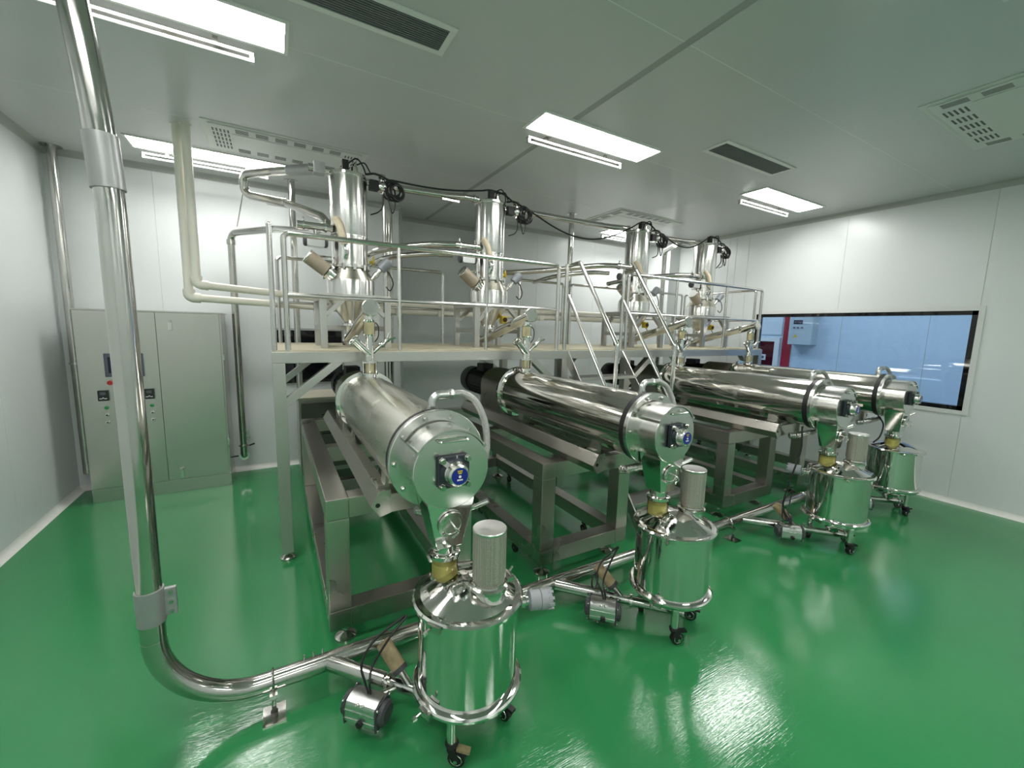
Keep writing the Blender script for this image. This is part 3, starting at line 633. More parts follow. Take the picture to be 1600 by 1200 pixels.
# ================================================================== HOPPERS
HY = 3.87
def hopper():
    x = X4[0]; t = thing('vacuum_hopper', (x, HY, 1.99), '', 'hopper', 'vacuum hoppers on the platform')
    up = MB().lathe((x, HY, 2.485), (0,0,1), [(0, .146), (.004, .148), (.475, .148), (.480, .146)], 48).build('upper_shell', SHELL, t)
    MB().lathe((x, HY, 2.955), (0,0,1), [(0, .148), (.004, .156), (.022, .156), (.028, .150)], 48).build('lid_rim', PO, t)
    ld = MB().lathe((x, HY, 2.98), (0,0,1), [(0, .150), (.012, .12), (.018, 1e-4)], 40, cap=False).build('lid', PO, t)
    MB().lathe((x, HY, 2.478), (0,0,1), [(0, .150), (.010, .150)], 48).build('seam_ring', CAPST, t)
    MB().lathe((x, HY, 2.235), (0,0,1), [(0, .144), (.244, .144)], 48).build('lower_shell', SHELL, t)
    cr = MB().lathe((x, HY, 2.220), (0,0,1), [(0, .150), (.004, .158), (.020, .158), (.024, .150)], 48).build('clamp_ring', CAPST, t)
    for k in range(5):
        a = -2.6+k*.55; c, s = math.cos(a), math.sin(a)
        MB().bar((x+.158*c, HY+.158*s, 2.205), (x+.158*c, HY+.158*s, 2.250), .022, .016, up=(c,s,0)).build('clamp', PO, cr)
    MB().lathe((x, HY, 2.12), (0,0,1), [(0, .190), (.006, .190), (.095, .142), (.10, .142)], 48).build('cone_cover', mat('olive_steel', (.52, .50, .42), .25, 1.), t)
    MB().lathe((x, HY, 1.765), (0,0,1), [(0, .055), (.20, .190), (.345, .195), (.357, .192)], 48).build('hopper_cone', SHELL, t)
    MB().lathe((x, HY, 1.735), (0,0,1), [(0, .060), (.004, .080), (.024, .080), (.030, .058)], 32).build('outlet_flange', PO, t)
    MB().lathe((x, HY, 1.63), (0,0,1), [(0, .035), (.106, .056)], 28).build('outlet_cone', PO, t)
    # side filter cartridge, tilted up to the left
    a = Vector((x-.172, HY-.075, 2.170)); dr = Vector((-.175, -.02, .125)).normalized()
    fi = MB().lathe(a+dr*.03, dr, [(0, .058), (.165, .058)], 32).build('filter_cartridge', mat('filter_tan', (.34, .29, .22), .5, .3, noise=.05, nscale=30), t)
    MB().lathe(a+dr*.195, dr, [(0, .058), (.003, .059), (.010, .059), (.012, .052)], 32).build('filter_cap', CAPST, fi)
    MB().lathe(a-dr*.045, dr, [(0, .050), (.04, .050), (.045, .064), (.066, .064), (.07, .055)], 28).build('filter_neck', PO, fi)
    for k in range(6):
        an = k*1.05; u = dr.cross(Vector((0,1,0))).normalized(); q = dr.cross(u)
        MB().ball(a+dr*.01+(u*math.cos(an)+q*math.sin(an))*.066, .011, 8, 5).build('clamp_nut', PO, fi)
    # level sensor, grey head tilted up to the right
    a = Vector((x+.170, HY-.07, 2.15)); dr = Vector((.145, -.03, .165)).normalized()
    se = MB().lathe(a+dr*.10, dr, [(0, .026), (.006, .040), (.055, .042), (.056, .044), (.10, .044), (.112, .034)], 24).build('level_sensor', mat('sensor_grey', (.24, .26, .28), .4, .2), t)
    MB().lathe(a-dr*.03, dr, [(0, .018), (.05, .018), (.055, .024), (.085, .024), (.09, .017), (.13, .017)], 18).build('sensor_neck', PO, se)
    b = a+dr*.13
    MB().tube(smoothpath([b+Vector((.03,0,-.02)), b+Vector((.055,-.01,-.05)), b+Vector((.085,-.01,-.13)), b+Vector((.06,0,-.19)), b+Vector((.03,.02,-.16))], 5), .0055, 8).build('sensor_cable', CABLE, se)
    # feed tangent: cream sleeve and valve actuator on the left
    sv = MB().tube(smoothpath([(x-.125, HY-.105, 2.60), (x-.098, HY-.14, 2.545), (x-.078, HY-.155, 2.46), (x-.060, HY-.14, 2.40)], 5), [.028]*15+[.026], 14).build('cream_sleeve', CREAM, t)
    MB().tube(smoothpath([(x-.062, HY-.142, 2.41), (x-.052, HY-.150, 2.35), (x-.060, HY-.135, 2.29)], 5), .024, 12).build('elbow', PO, sv)
    ac = MB().prism([(x-.335+.01, 2.365), (x-.215, 2.365), (x-.205, 2.375), (x-.205, 2.435), (x-.215, 2.445), (x-.335+.01, 2.445), (x-.335, 2.435), (x-.335, 2.375)], 'Y', HY-.11, HY-.035).build('valve_actuator', ALU, t, bevel=.004)
    for xx, s in ((x-.335, -1), (x-.205, 1)): MB().lathe((xx, HY-.072, 2.405), (s,0,0), [(0, .042), (.018, .040), (.026, .03)], 16).build('end_cover', DKPL, ac)
    MB().tube([(x-.27, HY-.072, 2.445), (x-.27, HY-.072, 2.50)], .012, 10).build('stem', PIPE, ac)
    MB().tube([(x-.40, HY-.07, 2.525), (x-.14, HY-.07, 2.525)], .030, 16).build('feed_nozzle', PIPE, t)
    for xx in (-.36, -.20): 
        q = MB().lathe((x+xx, HY-.07, 2.525), (1,0,0), [(0, .040), (.014, .040)], 20).build('pipe_clamp', PO, t)
        MB().tube([(x+xx+.007, HY-.07, 2.56), (x+xx+.007, HY-.07, 2.59)], .006, 8).build('clamp_screw', PIPE, q)
    MB().tube(fillet([(x-.15, HY-.03, 2.30), (x-.30, HY-.03, 2.30)], .01), .009, 8).build('air_tube', PO, t)
    yb = MB().lathe((x+.165, HY+.02, 2.30), (1,0,0), [(0, .012), (.02, .012), (.022, .028), (.034, .028)], 10).build('yellow_valve', YELLOW, t)
    MB().bar((x+.19, HY+.02, 2.29), (x+.20, HY+.02, 2.35), .012, .012).build('valve_lever', YELLOW, yb)
    y2 = MB().box(x+.10, x+.155, HY-.12, HY-.06, 1.80, 1.875).build('vibrator', YELLOW, t, bevel=.006)
    MB().lathe((x+.128, HY-.12, 1.838), (0,-1,0), [(0, .024), (.010, .024), (.0101, .010), (.012, .010)], 16).build('vibrator_knob', mat('dark_bronze', (.10, .05, .02), .4, .6), y2)
    MB().tube(smoothpath([(x+.14, HY-.10, 1.80), (x+.16, HY-.11, 1.75), (x+.13, HY-.10, 1.69), (x+.10, HY-.08, 1.66)], 5), .005, 8).build('vibrator_cable', CABLE, y2)
    # gear on the lid
    gv = MB().box(x-.055, x-.005, HY-.10, HY-.05, 2.985, 3.075).build('solenoid_valve', BLACK, t, bevel=.004)
    MB().lathe((x+.045, HY-.06, 2.985), (0,0,1), [(0, .030), (.05, .030), (.058, .020), (.085, .020), (.088, .012)], 18).build('pressure_fitting', PO, t)
    MB().tube(smoothpath([(x-.01, HY-.09, 3.05), (x+.05, HY-.13, 3.085), (x+.10, HY-.12, 3.04), (x+.13, HY-.08, 2.99)], 5), .006, 8).build('air_hose', CABLE, t)
    MB().tube(smoothpath([(x+.06, HY-.06, 3.06), (x+.12, HY-.08, 3.08), (x+.17, HY-.06, 3.02)], 5), .006, 8).build('air_hose', CABLE, t)
    MB().tube([(x-.30, HY-.02, 2.985), (x-.145, HY-.02, 2.985)], .030, 16).build('vacuum_nozzle', PIPE, t)
    MB().lathe((x-.20, HY-.02, 2.985), (1,0,0), [(0, .042), (.015, .042)], 20).build('pipe_clamp', PO, t)
    # filter regulator and cable coil on the right
    rg = MB().ball((x+.265, HY-.06, 2.925), .045, 16, 10).build('air_regulator', PO, t)
    MB().lathe((x+.265, HY-.06, 2.935), (0,0,1), [(0, .026), (.05, .026), (.06, .034), (.085, .03)], 16).build('regulator_top', PIPE, rg)
    MB().lathe((x+.265, HY-.06, 2.90), (0,0,-1), [(0, .014), (.035, .012)], 12).build('regulator_drain', PO, rg)
    MB().box(x+.16, x+.235, HY-.09, HY-.02, 2.885, 2.965).build('regulator_block', BLACK, rg, bevel=.006)
    MB().tube([(x+.14, HY-.05, 2.93), (x+.23, HY-.05, 2.93)], .014, 10).build('bracket', PIPE, rg)
    rr = random.Random(3)
    for k in range(9):
        c = Vector((x+.355+rr.uniform(-.03, .05), HY-.06+rr.uniform(-.03, .03), 2.905+rr.uniform(-.02, .025))); R_ = rr.uniform(.055, .085)
        ax = Vector((rr.uniform(-.5, .3), -1, rr.uniform(-.3, .3))).normalized()
        MB().torus(c, ax, R_, .0072, 28, 6).build('cable_loop', CABLE, t)
    MB().tube(smoothpath([(x+.13, HY-.10, 2.99), (x+.20, HY-.12, 3.0), (x+.30, HY-.09, 2.985), (x+.36, HY-.06, 2.975)], 5), .010, 8).build('cable', CABLE, t)
    MB().tube(smoothpath([(x+.27, HY-.08, 2.86), (x+.262, HY-.10, 2.76), (x+.22, HY-.12, 2.70), (x+.155, HY-.11, 2.67)], 6), .0055, 8).build('cable', CABLE, t)
    MB().tube(smoothpath([(x+.31, HY-.06, 2.86), (x+.33, HY-.07, 2.77), (x+.35, HY-.07, 2.72), (x+.372, HY-.07, 2.78), (x+.37, HY-.06, 2.86)], 6), .0055, 8).build('cable', CABLE, t)
    return t
h0 = hopper(); h0['label'] = 'polished vacuum hopper on the platform, '+POS[0]
HS = [h0]
for i in (1, 2, 3):
    c = copy_tree(h0, (X4[i]-X4[0], 0, 0)); c['label'] = 'polished vacuum hopper on the platform, '+POS[i]; HS.append(c)
for o in HS[3].children_recursive:
    if o.name.startswith('filter_cap'): o.data = o.data.copy(); o.data.materials[0] = WHITEP
def stand():
    x = X4[0]; t = thing('hopper_stand', (x, HY, PZ+.012), '', 'stand', 'square steel stands under the vacuum hoppers')
    hw, y0, y1, w_, z0, z1 = .275, 3.60, 4.14, .052, PZ+.012, 1.992
    for xa in (x-hw, x+hw-w_):
        for y in (y0, y1-w_): MB().box(xa, xa+w_, y, y+w_, z0, z1-w_).build('leg', BR, t, bevel=.003)
        MB().box(xa, xa+w_, y0+w_, y1-w_, z1-w_+.0005, z1-.0005).build('top_bar', BR, t, bevel=.003)
        MB().box(xa+.004, xa+w_-.004, y0+w_, y1-w_, 1.70, 1.74).build('middle_bar', BR, t)
    for y in (y0, y1-w_): MB().box(x-hw, x+hw, y, y+w_, z1-w_, z1).build('top_bar', BR, t, bevel=.003)
    MB().box(x-hw+w_, x+hw-w_, y1-w_+.004, y1-.004, 1.70, 1.74).build('middle_bar', BR, t)
    for s in (-1, 1):
        for y in (y0+w_/2, y1-w_/2):
            MB().bar((x+s*(hw-w_+.004), y, 1.825), (x+s*.10, y, z1-w_+.006), .034, .040, up=(0,1,0)).build('brace', BR, t)
    return t
s0 = stand(); SLB = ['steel stand under the leftmost vacuum hopper', 'steel stand under the second vacuum hopper', 'steel stand under the third vacuum hopper behind the stair rails', 'steel stand under the rightmost vacuum hopper']
s0['label'] = SLB[0]
for i in (1, 2, 3): copy_tree(s0, (X4[i]-X4[0], 0, 0))['label'] = SLB[i]
def auger():
    x = X4[0]; t = thing('screw_conveyor', (x, 3.9, PZ+.012), '', 'screw conveyor', 'inclined screw conveyors feeding the drums')
    a = Vector((x, 4.02, 1.615)); b = Vector((x, 3.045, 1.868)); dr = (b-a).normalized()
    MB().lathe(a, dr, [(0, .046), ((b-a).length, .046)], 28).build('conveyor_tube', PO, t)
    ds = MB().lathe(b, dr, [(-.006, .046), (0, .060), (.012, .060), (.014, .057)], 32).build('end_disc', CAPST, t)
    u = Vector((1,0,0)); q = dr.cross(u)
    for k in range(4):
        an = math.pi/4+k*math.pi/2; MB().lathe(b+dr*.014+(u*math.cos(an)+q*math.sin(an))*.048, dr, [(0, .005), (.004, .005)], 8).build('bolt', PIPE, ds)
    MB().lathe(a, -dr, [(-.01, .046), (0, .056), (.012, .056)], 28).build('rear_flange', CAPST, t)
    MB().lathe(a-dr*.012, -dr, [(0, .045), (.12, .045), (.125, .04)], 20).build('motor', MOTOR, t)
    MB().box(x-.04, x+.04, 3.92, 4.0, PZ+.012, 1.60).build('bracket', BRD, t)
    dp = MB().lathe((x, 3.115, 1.79), (0,0,1), [(0, .032), (.06, .032)], 24).build('drop_pipe', PO, t)
    MB().lathe((x, 3.115, 1.672), (0,0,1), [(0, .040), (.010, .042), (.012, .040)], 28).build('lower_collar', PO, dp)
    MB().lathe((x, 3.115, 1.684), (0,0,1), [(0, .0405), (.086, .0405)], 28).build('sight_sleeve', SIGHT, dp)
    MB().lathe((x, 3.115, 1.685), (0,0,1), [(0, .037), (.084, .037)], 24).build('powder_core', PALEPOWDER, dp)
    MB().lathe((x, 3.115, 1.77), (0,0,1), [(0, .040), (.010, .042), (.020, .034)], 28).build('upper_collar', PO, dp)
    MB().tube(smoothpath([(x+.042, 3.10, 1.77), (x+.06, 3.09, 1.74), (x+.058, 3.09, 1.67), (x+.035, 3.10, 1.63)], 5), .004, 8).build('ground_wire', CABLE, dp)
    return t
a0 = auger(); ALB = ['inclined polished feed tube on the leftmost hopper, facing the viewer', 'inclined polished feed tube below the second hopper', 'inclined polished feed tube below the third hopper, crossing the stair rail', 'inclined polished feed tube below the rightmost hopper']
a0['label'] = ALB[0]
for i in (1, 2, 3): copy_tree(a0, (X4[i]-X4[0], 0, 0))['label'] = ALB[i]

# ================================================================== RECEIVING TANKS
TK = [(.664, 1.472), (1.985, 1.500), (4.030, 1.497), (5.405, 1.580)]
def caster(mb_parent, x, y, ang, lock):
    c, s = math.cos(ang), math.sin(ang)
    wx, wy = x+.022*c, y+.022*s
    k = MB().lathe((x, y, .085), (0,0,1), [(0, .024), (.012, .028), (.022, .024)], 16).build('caster', BLACK, mb_parent)
    n = Vector((-s, c, 0))
    for sg in (-1, 1):
        p = Vector((x, y, .085))+n*(sg*.021); q = Vector((wx, wy, .036))+n*(sg*.021)
        MB().bar(p+Vector((0,0,.006)), q, .030, .006, up=n).build('fork', BLACK, k)
    MB().lathe(Vector((wx, wy, .037))-n*.016, n, [(0, .026), (.003, .036), (.029, .036), (.032, .026)], 24).build('wheel', BLACK, k)
    MB().torus(Vector((wx, wy, .037))+n*.0165, n, .023, .0022, 20, 6).build('wheel_ring', PO, k)
    MB().torus(Vector((wx, wy, .037))-n*.0165, n, .023, .0022, 20, 6).build('wheel_ring', PO, k)
    MB().lathe(Vector((wx, wy, .037))-n*.026, n, [(0, .008), (.052, .008)], 10).build('axle', PO, k)
    if lock:
        d = Vector((c, s, 0))
        MB().bar(Vector((wx, wy, .078))-d*.0, Vector((wx, wy, .074))+d*.055, .026, .012).build('brake_pedal', TAN if lock == 2 else BLACK, k)
def tank(i, inl, fil, sensor, label):
    x, y = TK[i]; t = thing('receiving_tank', (x, y, 0), label, 'tank', 'mirror steel tanks on casters')
    MB().lathe((x, y, .262), (0,0,1), [(0, .208), (.385, .208)], 64).build('tank_body', TANK, t)
    MB().lathe((x, y, .135), (0,0,1), [(0, .045), (.018, .055), (.075, .150), (.098, .205), (.115, .212), (.128, .212)], 56).build('tank_bottom', TANK, t)
    br = MB().lathe((x, y, .252), (0,0,1), [(0, .212), (.002, .226), (.010, .232), (.020, .232), (.027, .226), (.030, .212)], 64).build('bottom_ring', PO, t)
    lr = MB().lathe((x, y, .634), (0,0,1), [(0, .206), (.002, .222), (.008, .230), (.018, .230), (.026, .222), (.028, .206)], 64).build('lid_ring', PO, t)
    MB().lathe((x, y, .652), (0,0,1), [(0, .214), (.006, .205), (.040, .135), (.066, .085), (.074, .05), (.076, 1e-4)], 64, cap=False).build('lid', PO, t)
    for an, z, p in ((-2.55, .646, lr), (-2.75, .264, br)):
        c, s = math.cos(an), math.sin(an); P = Vector((x+.238*c, y+.238*s, z)); tv = Vector((-s, c, 0))
        MB().bar(P-tv*.030, P+tv*.030, .014, .026).build('clamp', PIPE, p)
        MB().tube([P-tv*.012+Vector((c, s, 0))*.012, P-tv*.012+Vector((c, s, 0))*.050], .005, 8).build('clamp_bolt', PIPE, p)
        MB().lathe(P-tv*.012+Vector((c, s, 0))*.034, (c, s, 0), [(0, .011), (.016, .007)], 6).build('clamp_nut', PO, p)
    # inlet with sight glass
    ix, iy = x+inl[0], y+inl[1]
    nk = MB().lathe((ix, iy, .655), (0,0,1), [(0, .070), (.020, .060), (.035, .058)], 32).build('inlet_neck', PO, t)
    MB().lathe((ix, iy, .688), (0,0,1), [(0, .058), (.088, .058)], 32).build('sight_sleeve', SIGHT, nk)
    MB().lathe((ix, iy, .689), (0,0,1), [(0, .054), (.060, .054), (.072, .035)], 28).build('powder_core', POWDER, nk)
    cl = MB().lathe((ix, iy, .776), (0,0,1), [(0, .060), (.003, .067), (.020, .067), (.024, .060)], 32).build('inlet_clamp', PO, t)
    MB().tube([(ix, iy, .80), (ix, iy, .85)], .050, 28).build('inlet_spigot', PO, cl)
    MB().bar((ix-.075, iy-.02, .79), (ix-.060, iy+.02, .79), .012, .022).build('clamp_bolt', PIPE, cl)
    MB().tube([(ix-.072, iy-.03, .78), (ix-.085, iy-.035, .81)], .006, 8).build('clamp_wing', PIPE, cl)
    if fil:
        fx, fy = x+fil[0], y+fil[1]
        bs = MB().lathe((fx, fy, .655), (0,0,1), [(0, .070), (.050, .064), (.060, .064)], 32).build('filter_base', PO, t)
        fc = MB().lathe((fx, fy, .716), (0,0,1), [(0, .064), (.003, .077), (.016, .077), (.022, .066), (.030, .064)], 36).build('filter_clamp', PIPE, t)
        fl = MB().lathe((fx, fy, .745), (0,0,1), [(0, .060), (.018, .062), (.020, .067), (.212, .067)], 40).build('perforated_filter', PERF, t)
        MB().lathe((fx, fy, .957), (0,0,1), [(0, .0675), (.008, .0685), (.012, .066), (.010, .05), (.008, 1e-4)], 40, cap=False).build('filter_top', ALU, fl)
        for k, an in enumerate((-.15, .10)):
            c, s = math.cos(an), math.sin(an)
            MB().bar((fx+.078*c, fy+.078*s, .727), (fx+.110*c, fy+.110*s, .735), .016, .016).build('clamp_lug', PIPE, fc)
        MB().tube([(fx+.10, fy-.02, .733), (fx+.10, fy+.025, .740)], .006, 8).build('clamp_screw', PO, fc)
        MB().tube([(fx+.10, fy+.018, .738), (fx+.125, fy+.028, .752)], .005, 8).build('wing_nut', PO, fc)
    if sensor is not None:
        d = Vector(sensor).normalized(); p = Vector((x, y, .585))+d*.205
        se = MB().lathe(p+d*.055, d, [(0, .026), (.006, .042), (.050, .042), (.053, .039), (.055, .043), (.098, .043), (.104, .036)], 24).build('level_sensor', PLASTIC, t)
        MB().lathe(p-d*.01, d, [(0, .020), (.03, .020), (.034, .026), (.05, .026), (.054, .020), (.07, .020)], 18).build('sensor_neck', PO, se)
        for k in range(10):
            an = 2*math.pi*k/10; u = d.cross(Vector((0,0,1))).normalized(); q = d.cross(u); cc = p+d*.140+(u*math.cos(an)+q*math.sin(an))*.041
            MB().bar(cc, cc+d*.024, .012, .008, up=(u*math.cos(an)+q*math.sin(an))).build('rib', PLASTIC, se)
    # legs and casters
    for k, an in enumerate(((-2.38, -2.22, -1.98, -1.83)[i], -.12, 1.95)):
        lx, ly = x+.158*math.cos(an), y+.158*math.sin(an)
        lg = MB().tube([(lx, ly, .105), (lx, ly, .27)], .021, 18).build('leg', PO, t)
        caster(lg, lx, ly, (-.7, -1.2, .6)[k] if i == 0 else (-.3, -1.0, .6)[k], 2 if (i == 0 and k == 0) else 1)
    return t
TL = ['mirror polished tank on casters, nearest of four, with yellow sight glass and grey sensor', 'mirror polished tank on casters, second of four, below the second drum', 'mirror polished tank on casters, third of four, with sensor on its left', 'mirror polished tank on casters, farthest of four, by the right wall, without top filter']
tank(0, (-.064, .113), (.047, -.095), (1, -.33, -.02), TL[0])
tank(1, (-.052, .085), (.115, -.02), None, TL[1])
tank(2, (-.039, .088), (.10, -.053), (-.30, 1, 0), TL[2])
tank(3, (-.086, .005), None, None, TL[3])
# ================================================================== FLOOR SUCTION LINE
HYY, HZ, HR = 2.0, .125, .042
sl = thing('suction_pipe', (-.468, 2.0, 0), 'thick steel suction pipe rising at the left and running along the floor behind the tanks', 'pipe')
pth = smoothpath([(-.468, 2.0, 2.15), (-.480, 2.0, 2.40), (-.506, 2.0, 2.70), (-.545, 2.0, 3.0), (-.595, 2.0, ZC)], 5)
MB().tube([Vector((-.468, 2.0, .48))]+pth, .0415, 28).build('riser', PIPE, sl)
MB().tube(fillet([(-.468, 2.0, 1.2), (-.468, HYY, HZ), (.30, HYY, HZ)], .36, 18)[1:-1]+[Vector((-.02, HYY, HZ))], .042, 28).build('floor_elbow', PIPE, sl)
MB().tube([(-.05, HYY, HZ), (5.1, HYY, HZ)], HR, 24).build('header', PIPE, sl)
def sleeve(z0, z1):
    s = MB().lathe((-.468, 2.0, z0), (0,0,1), [(0, .0465), (z1-z0, .0465)], 32).build('coupling', GALV, sl)
    return s
s1 = MB().tube([(-.470, 2.0, 2.19), (-.478, 2.0, 2.365)], .0475, 32).build('coupling', GALV, sl)
s2 = sleeve(.56, .70)
fz = MB().box(-.424, -.385, 1.993, 2.012, .575, .69).build('coupling_lug', GALV, s2, bevel=.003)
for z in (.59, .632, .674): MB().lathe((-.402, 1.993, z), (0,-1,0), [(0, .008), (.007, .007)], 10).build('lug_bolt', PIPE, s2)
for xx in (.03, .20, .36, 1.30, 1.48, 1.70, 3.30, 3.55, 4.5):
    MB().lathe((xx, HYY, HZ), (1,0,0), [(0, .0435), (.10 if xx > .1 else .012, .0435)], 28).build('pipe_sleeve', PIPE, sl)
for xx in (.06, .10, .14, 1.20, 1.26, 1.40, 1.46): MB().tube([(xx, HYY+.02, HZ+.035), (xx, HYY+.02, HZ+.058)], .004, 6).build('stud', PIPE, sl)
for xx in (-.07, .66, 1.05, 2.55, 3.35, 4.6):
    sp = MB().box(xx-.045, xx+.045, HYY-.115, HYY-.005, 0, .006).build('support_plate', PIPE, sl)
    MB().tube([(xx, HYY-.062, .006), (xx, HYY-.062, .105)], .008, 10).build('support_bolt', PIPE, sp)
    MB().lathe((xx, HYY-.062, .006), (0,0,1), [(0, .016), (.016, .016), (.017, .010), (.045, .010)], 6).build('support_nut', mat('dull_steel', (.20, .19, .18), .4, 1.), sp)
    MB().box(xx-.015, xx+.015, HYY-.075, HYY-.045, .088, .108).build('support_lug', PIPE, sp)
    MB().torus((xx, HYY, HZ), (1, 0, 0), HR+.004, .006, 28, 6).build('pipe_band', PIPE, sp)
# branch lines with pneumatic valves
def branch(i, hx, dpt, ordn):
    bx_, by_ = TK[i]; a = Vector((hx, HYY, HZ)); e = Vector((bx_+.05, by_-.06, .105)); dr = (e-a).normalized(); L = (e-a).length
    t = thing('branch_pipe', (hx, HYY, 0), 'short steel branch pipe from the floor line to the %s tank' % ordn, 'pipe', 'branch pipes under the tanks')
    MB().tube([a, a+dr*(L*.40)], .036, 22).build('branch_tube', PIPE, t)
    MB().tube([a+dr*(L*.38), e], .027, 20).build('reduced_tube', PIPE, t)
    for f in (.42, .62): MB().lathe(a+dr*(L*f), dr, [(0, .040), (.014, .040)], 22).build('clamp', PO, t)
    MB().lathe(e, dr, [(0, .034), (.012, .034)], 20).build('end_cap', PIPE, t)
    MB().tube([Vector((bx_, by_, .14)), Vector((bx_, by_, .105))], .03, 18).build('tank_spout', PO, t)
    # vertical air inlet with tan wrapped filter
    p = a+dr*(L*.575); q = Vector((-.088, .14, .155)).normalized()
    MB().tube([p, p+q*.14], .017, 14).build('air_inlet', PIPE, t)
    tw = MB().lathe(p+q*.10, q, [(0, .028), (.01, .034), (.135, .034), (.145, .03)], 20).build('wrapped_filter', TAN, t)
    MB().lathe(p+q*.09, q, [(0, .036), (.022, .036)], 20).build('filter_collar', DKPL, tw)
    # actuator
    v = thing('pneumatic_valve', tuple(a+dr*(L*.5)-Vector((0,0,a.z))), 'silver pneumatic valve actuator with black end covers below the %s tank' % ordn, 'valve', 'pneumatic valves on the floor')
    sd = Vector((dr.y, -dr.x, 0)).normalized()
    if sd.y > 0: sd = -sd
    dh = Vector((dr.x, dr.y, 0)).normalized(); c = Vector((hx+(.125, .134, .178, .16)[i], 1.668, .115))
    al = .072
    prof = [(1.16*u_, 1.16*w_) for u_, w_ in [(-.046, -.030), (-.046, .020), (-.036, .042), (-.012, .050), (.012, .050), (.036, .042), (.046, .020), (.046, -.030), (.030, -.046), (-.030, -.046)]]
    def pt(l, s_, z): return c+dh*l+sd*s_+Vector((0,0,z))
    n = len(prof)
    b = MB().add([pt(-al, p_[0], p_[1]) for p_ in prof]+[pt(al, p_[0], p_[1]) for p_ in prof], [tuple(range(n)), tuple(range(2*n-1, n-1, -1))]+[(k, n+k, n+(k+1)%n, (k+1)%n) for k in range(n)]).build('actuator_body', ALU, v, bevel=.002)
    for z_ in (.018, -.020):
        MB().bar(pt(-al, .0540, z_), pt(al, .0540, z_), .004, .005).build('groove_rib', PO, b)
    for s in (-1, 1):
        ec = MB().bar(pt(s*al, 0, 0), pt(s*(al+.010), 0, 0), .108, .108).build('end_cover', DKPL, v, bevel=.008)
        MB().lathe(pt(s*(al+.010), 0, 0), dh*s, [(0, .050), (.016, .048), (.024, .036)], 22).build('end_dome', DKPL, ec)
        for u_ in (-1, 1):
            for w_ in (-1, 1): MB().ball(pt(s*(al+.011), u_*.045, w_*.045), .006, 8, 5).build('cover_screw', PO, ec)
    MB().lathe(pt(.005, .053, -.024), sd, [(0, .015), (.014, .015), (.016, .011)], 18).build('indicator_knob', BLACK, v)
    for l in (-.012, .012): MB().lathe(pt(l, .042, .046), (sd+Vector((0,0,.8))).normalized(), [(0, .007), (.010, .006), (.011, .004), (.018, .004)], 8).build('port_fitting', PO, v)
    MB().tube([pt(0, -.046, 0), a+dr*(L*.5)], .016, 12).build('stem', PIPE, v)
    top = pt(0, -.01, .056)
    MB().tube(smoothpath([top, top+Vector((-.01,.01,.05)), top+Vector((-.015,.05,.11)), top+Vector((.05,.09,.17)), top+Vector((.19,.10,.235))], 6), .0055, 8).build('air_hose', CABLE, v)
    MB().tube(smoothpath([top+dh*.012, top+dh*.012+Vector((0,.01,.05)), top+Vector((.03,.04,.09)), top+Vector((.11,.07,.17)), top+Vector((.20,.10,.23))], 6), .0055, 8).build('air_hose', CABLE, v)
    if i: MB().torus(top+Vector((-.02,.06,.09)), (.5, -1, .1), .045, .005, 24, 6).build('hose_loop', CABLE, v)
branch(0, .155, 0, 'nearest'); branch(1, 1.49, 0, 'second'); branch(2, 3.52, 0, 'third'); branch(3, 4.86, 0, 'farthest')
# cables hanging from the drum fronts
for i, lb in ((2, 'black cable hanging below the third drum to its valve'), (3, 'short black cable hanging below the farthest drum')):
    x = X4[i]
    o = MB().tube(smoothpath([(x-.18, 1.72, 1.0), (x-.20, 1.70, .80), (x-.27, 1.72, .55), (x-.30, 1.74, .32), (x-.26, 1.72, .20)] if i == 2 else [(x-.02, 1.72, .97), (x+.02, 1.68, .88), (x-.02, 1.68, .76), (x-.10, 1.70, .70)], 6), .007, 8).build('cable', CABLE, base=(x-.2, 1.72, .2 if i == 2 else .7)); tag(o, lb, 'cable')
# ================================================================== CONTROL CABINET
cb = thing('control_cabinet', (-1.0, 5.43, 0), 'brushed steel control cabinet with displays and buttons in the left corner', 'cabinet')
x0, x1, yf, yb_, zt = -1.553, -.455, 5.20, 5.66, 1.835
MB().box(x0+.004, x1-.004, yf+.02, yb_, .03, zt-.012).build('body', CABM, cb, bevel=.004)
MB().box(x0-.006, x1+.012, yf-.004, yb_, zt-.012, zt).build('top_plate', CABM, cb)
MB().box(x0, x1, yf+.006, yb_, 0, .135).build('plinth', CABM, cb, bevel=.003)
dl = MB().box(x0, -1.012+.03, yf, yf+.022, .14, zt-.016).build('door', CABM, cb, bevel=.003)
dr2 = MB().box(-.978, x1-.02, yf, yf+.022, .14, zt-.016).build('door', CABM, cb, bevel=.003)
for z in (1.72, .225):
    h = MB().box(-.885, -.855, yf-.012, yf, z-.07, z+.03).build('handle', PO, dr2, bevel=.004)
    MB().lathe((-.87, yf-.012, z+.018), (0,-1,0), [(0, .013), (.010, .012)], 14).build('lock', PIPE, h)
for z in (.45, 1.35): MB().box(x1-.012, x1+.006, yf+.0, yf+.03, z, z+.06).build('hinge', PIPE, cb)
ds = MB().box(-1.372, -1.092, yf-.012, yf, 1.208, 1.428).build('display', SCREENB, dl, bevel=.003)
MB().box(-1.345, -1.119, yf-.0135, yf-.011, 1.245, 1.395).build('screen', SCREEN, ds)
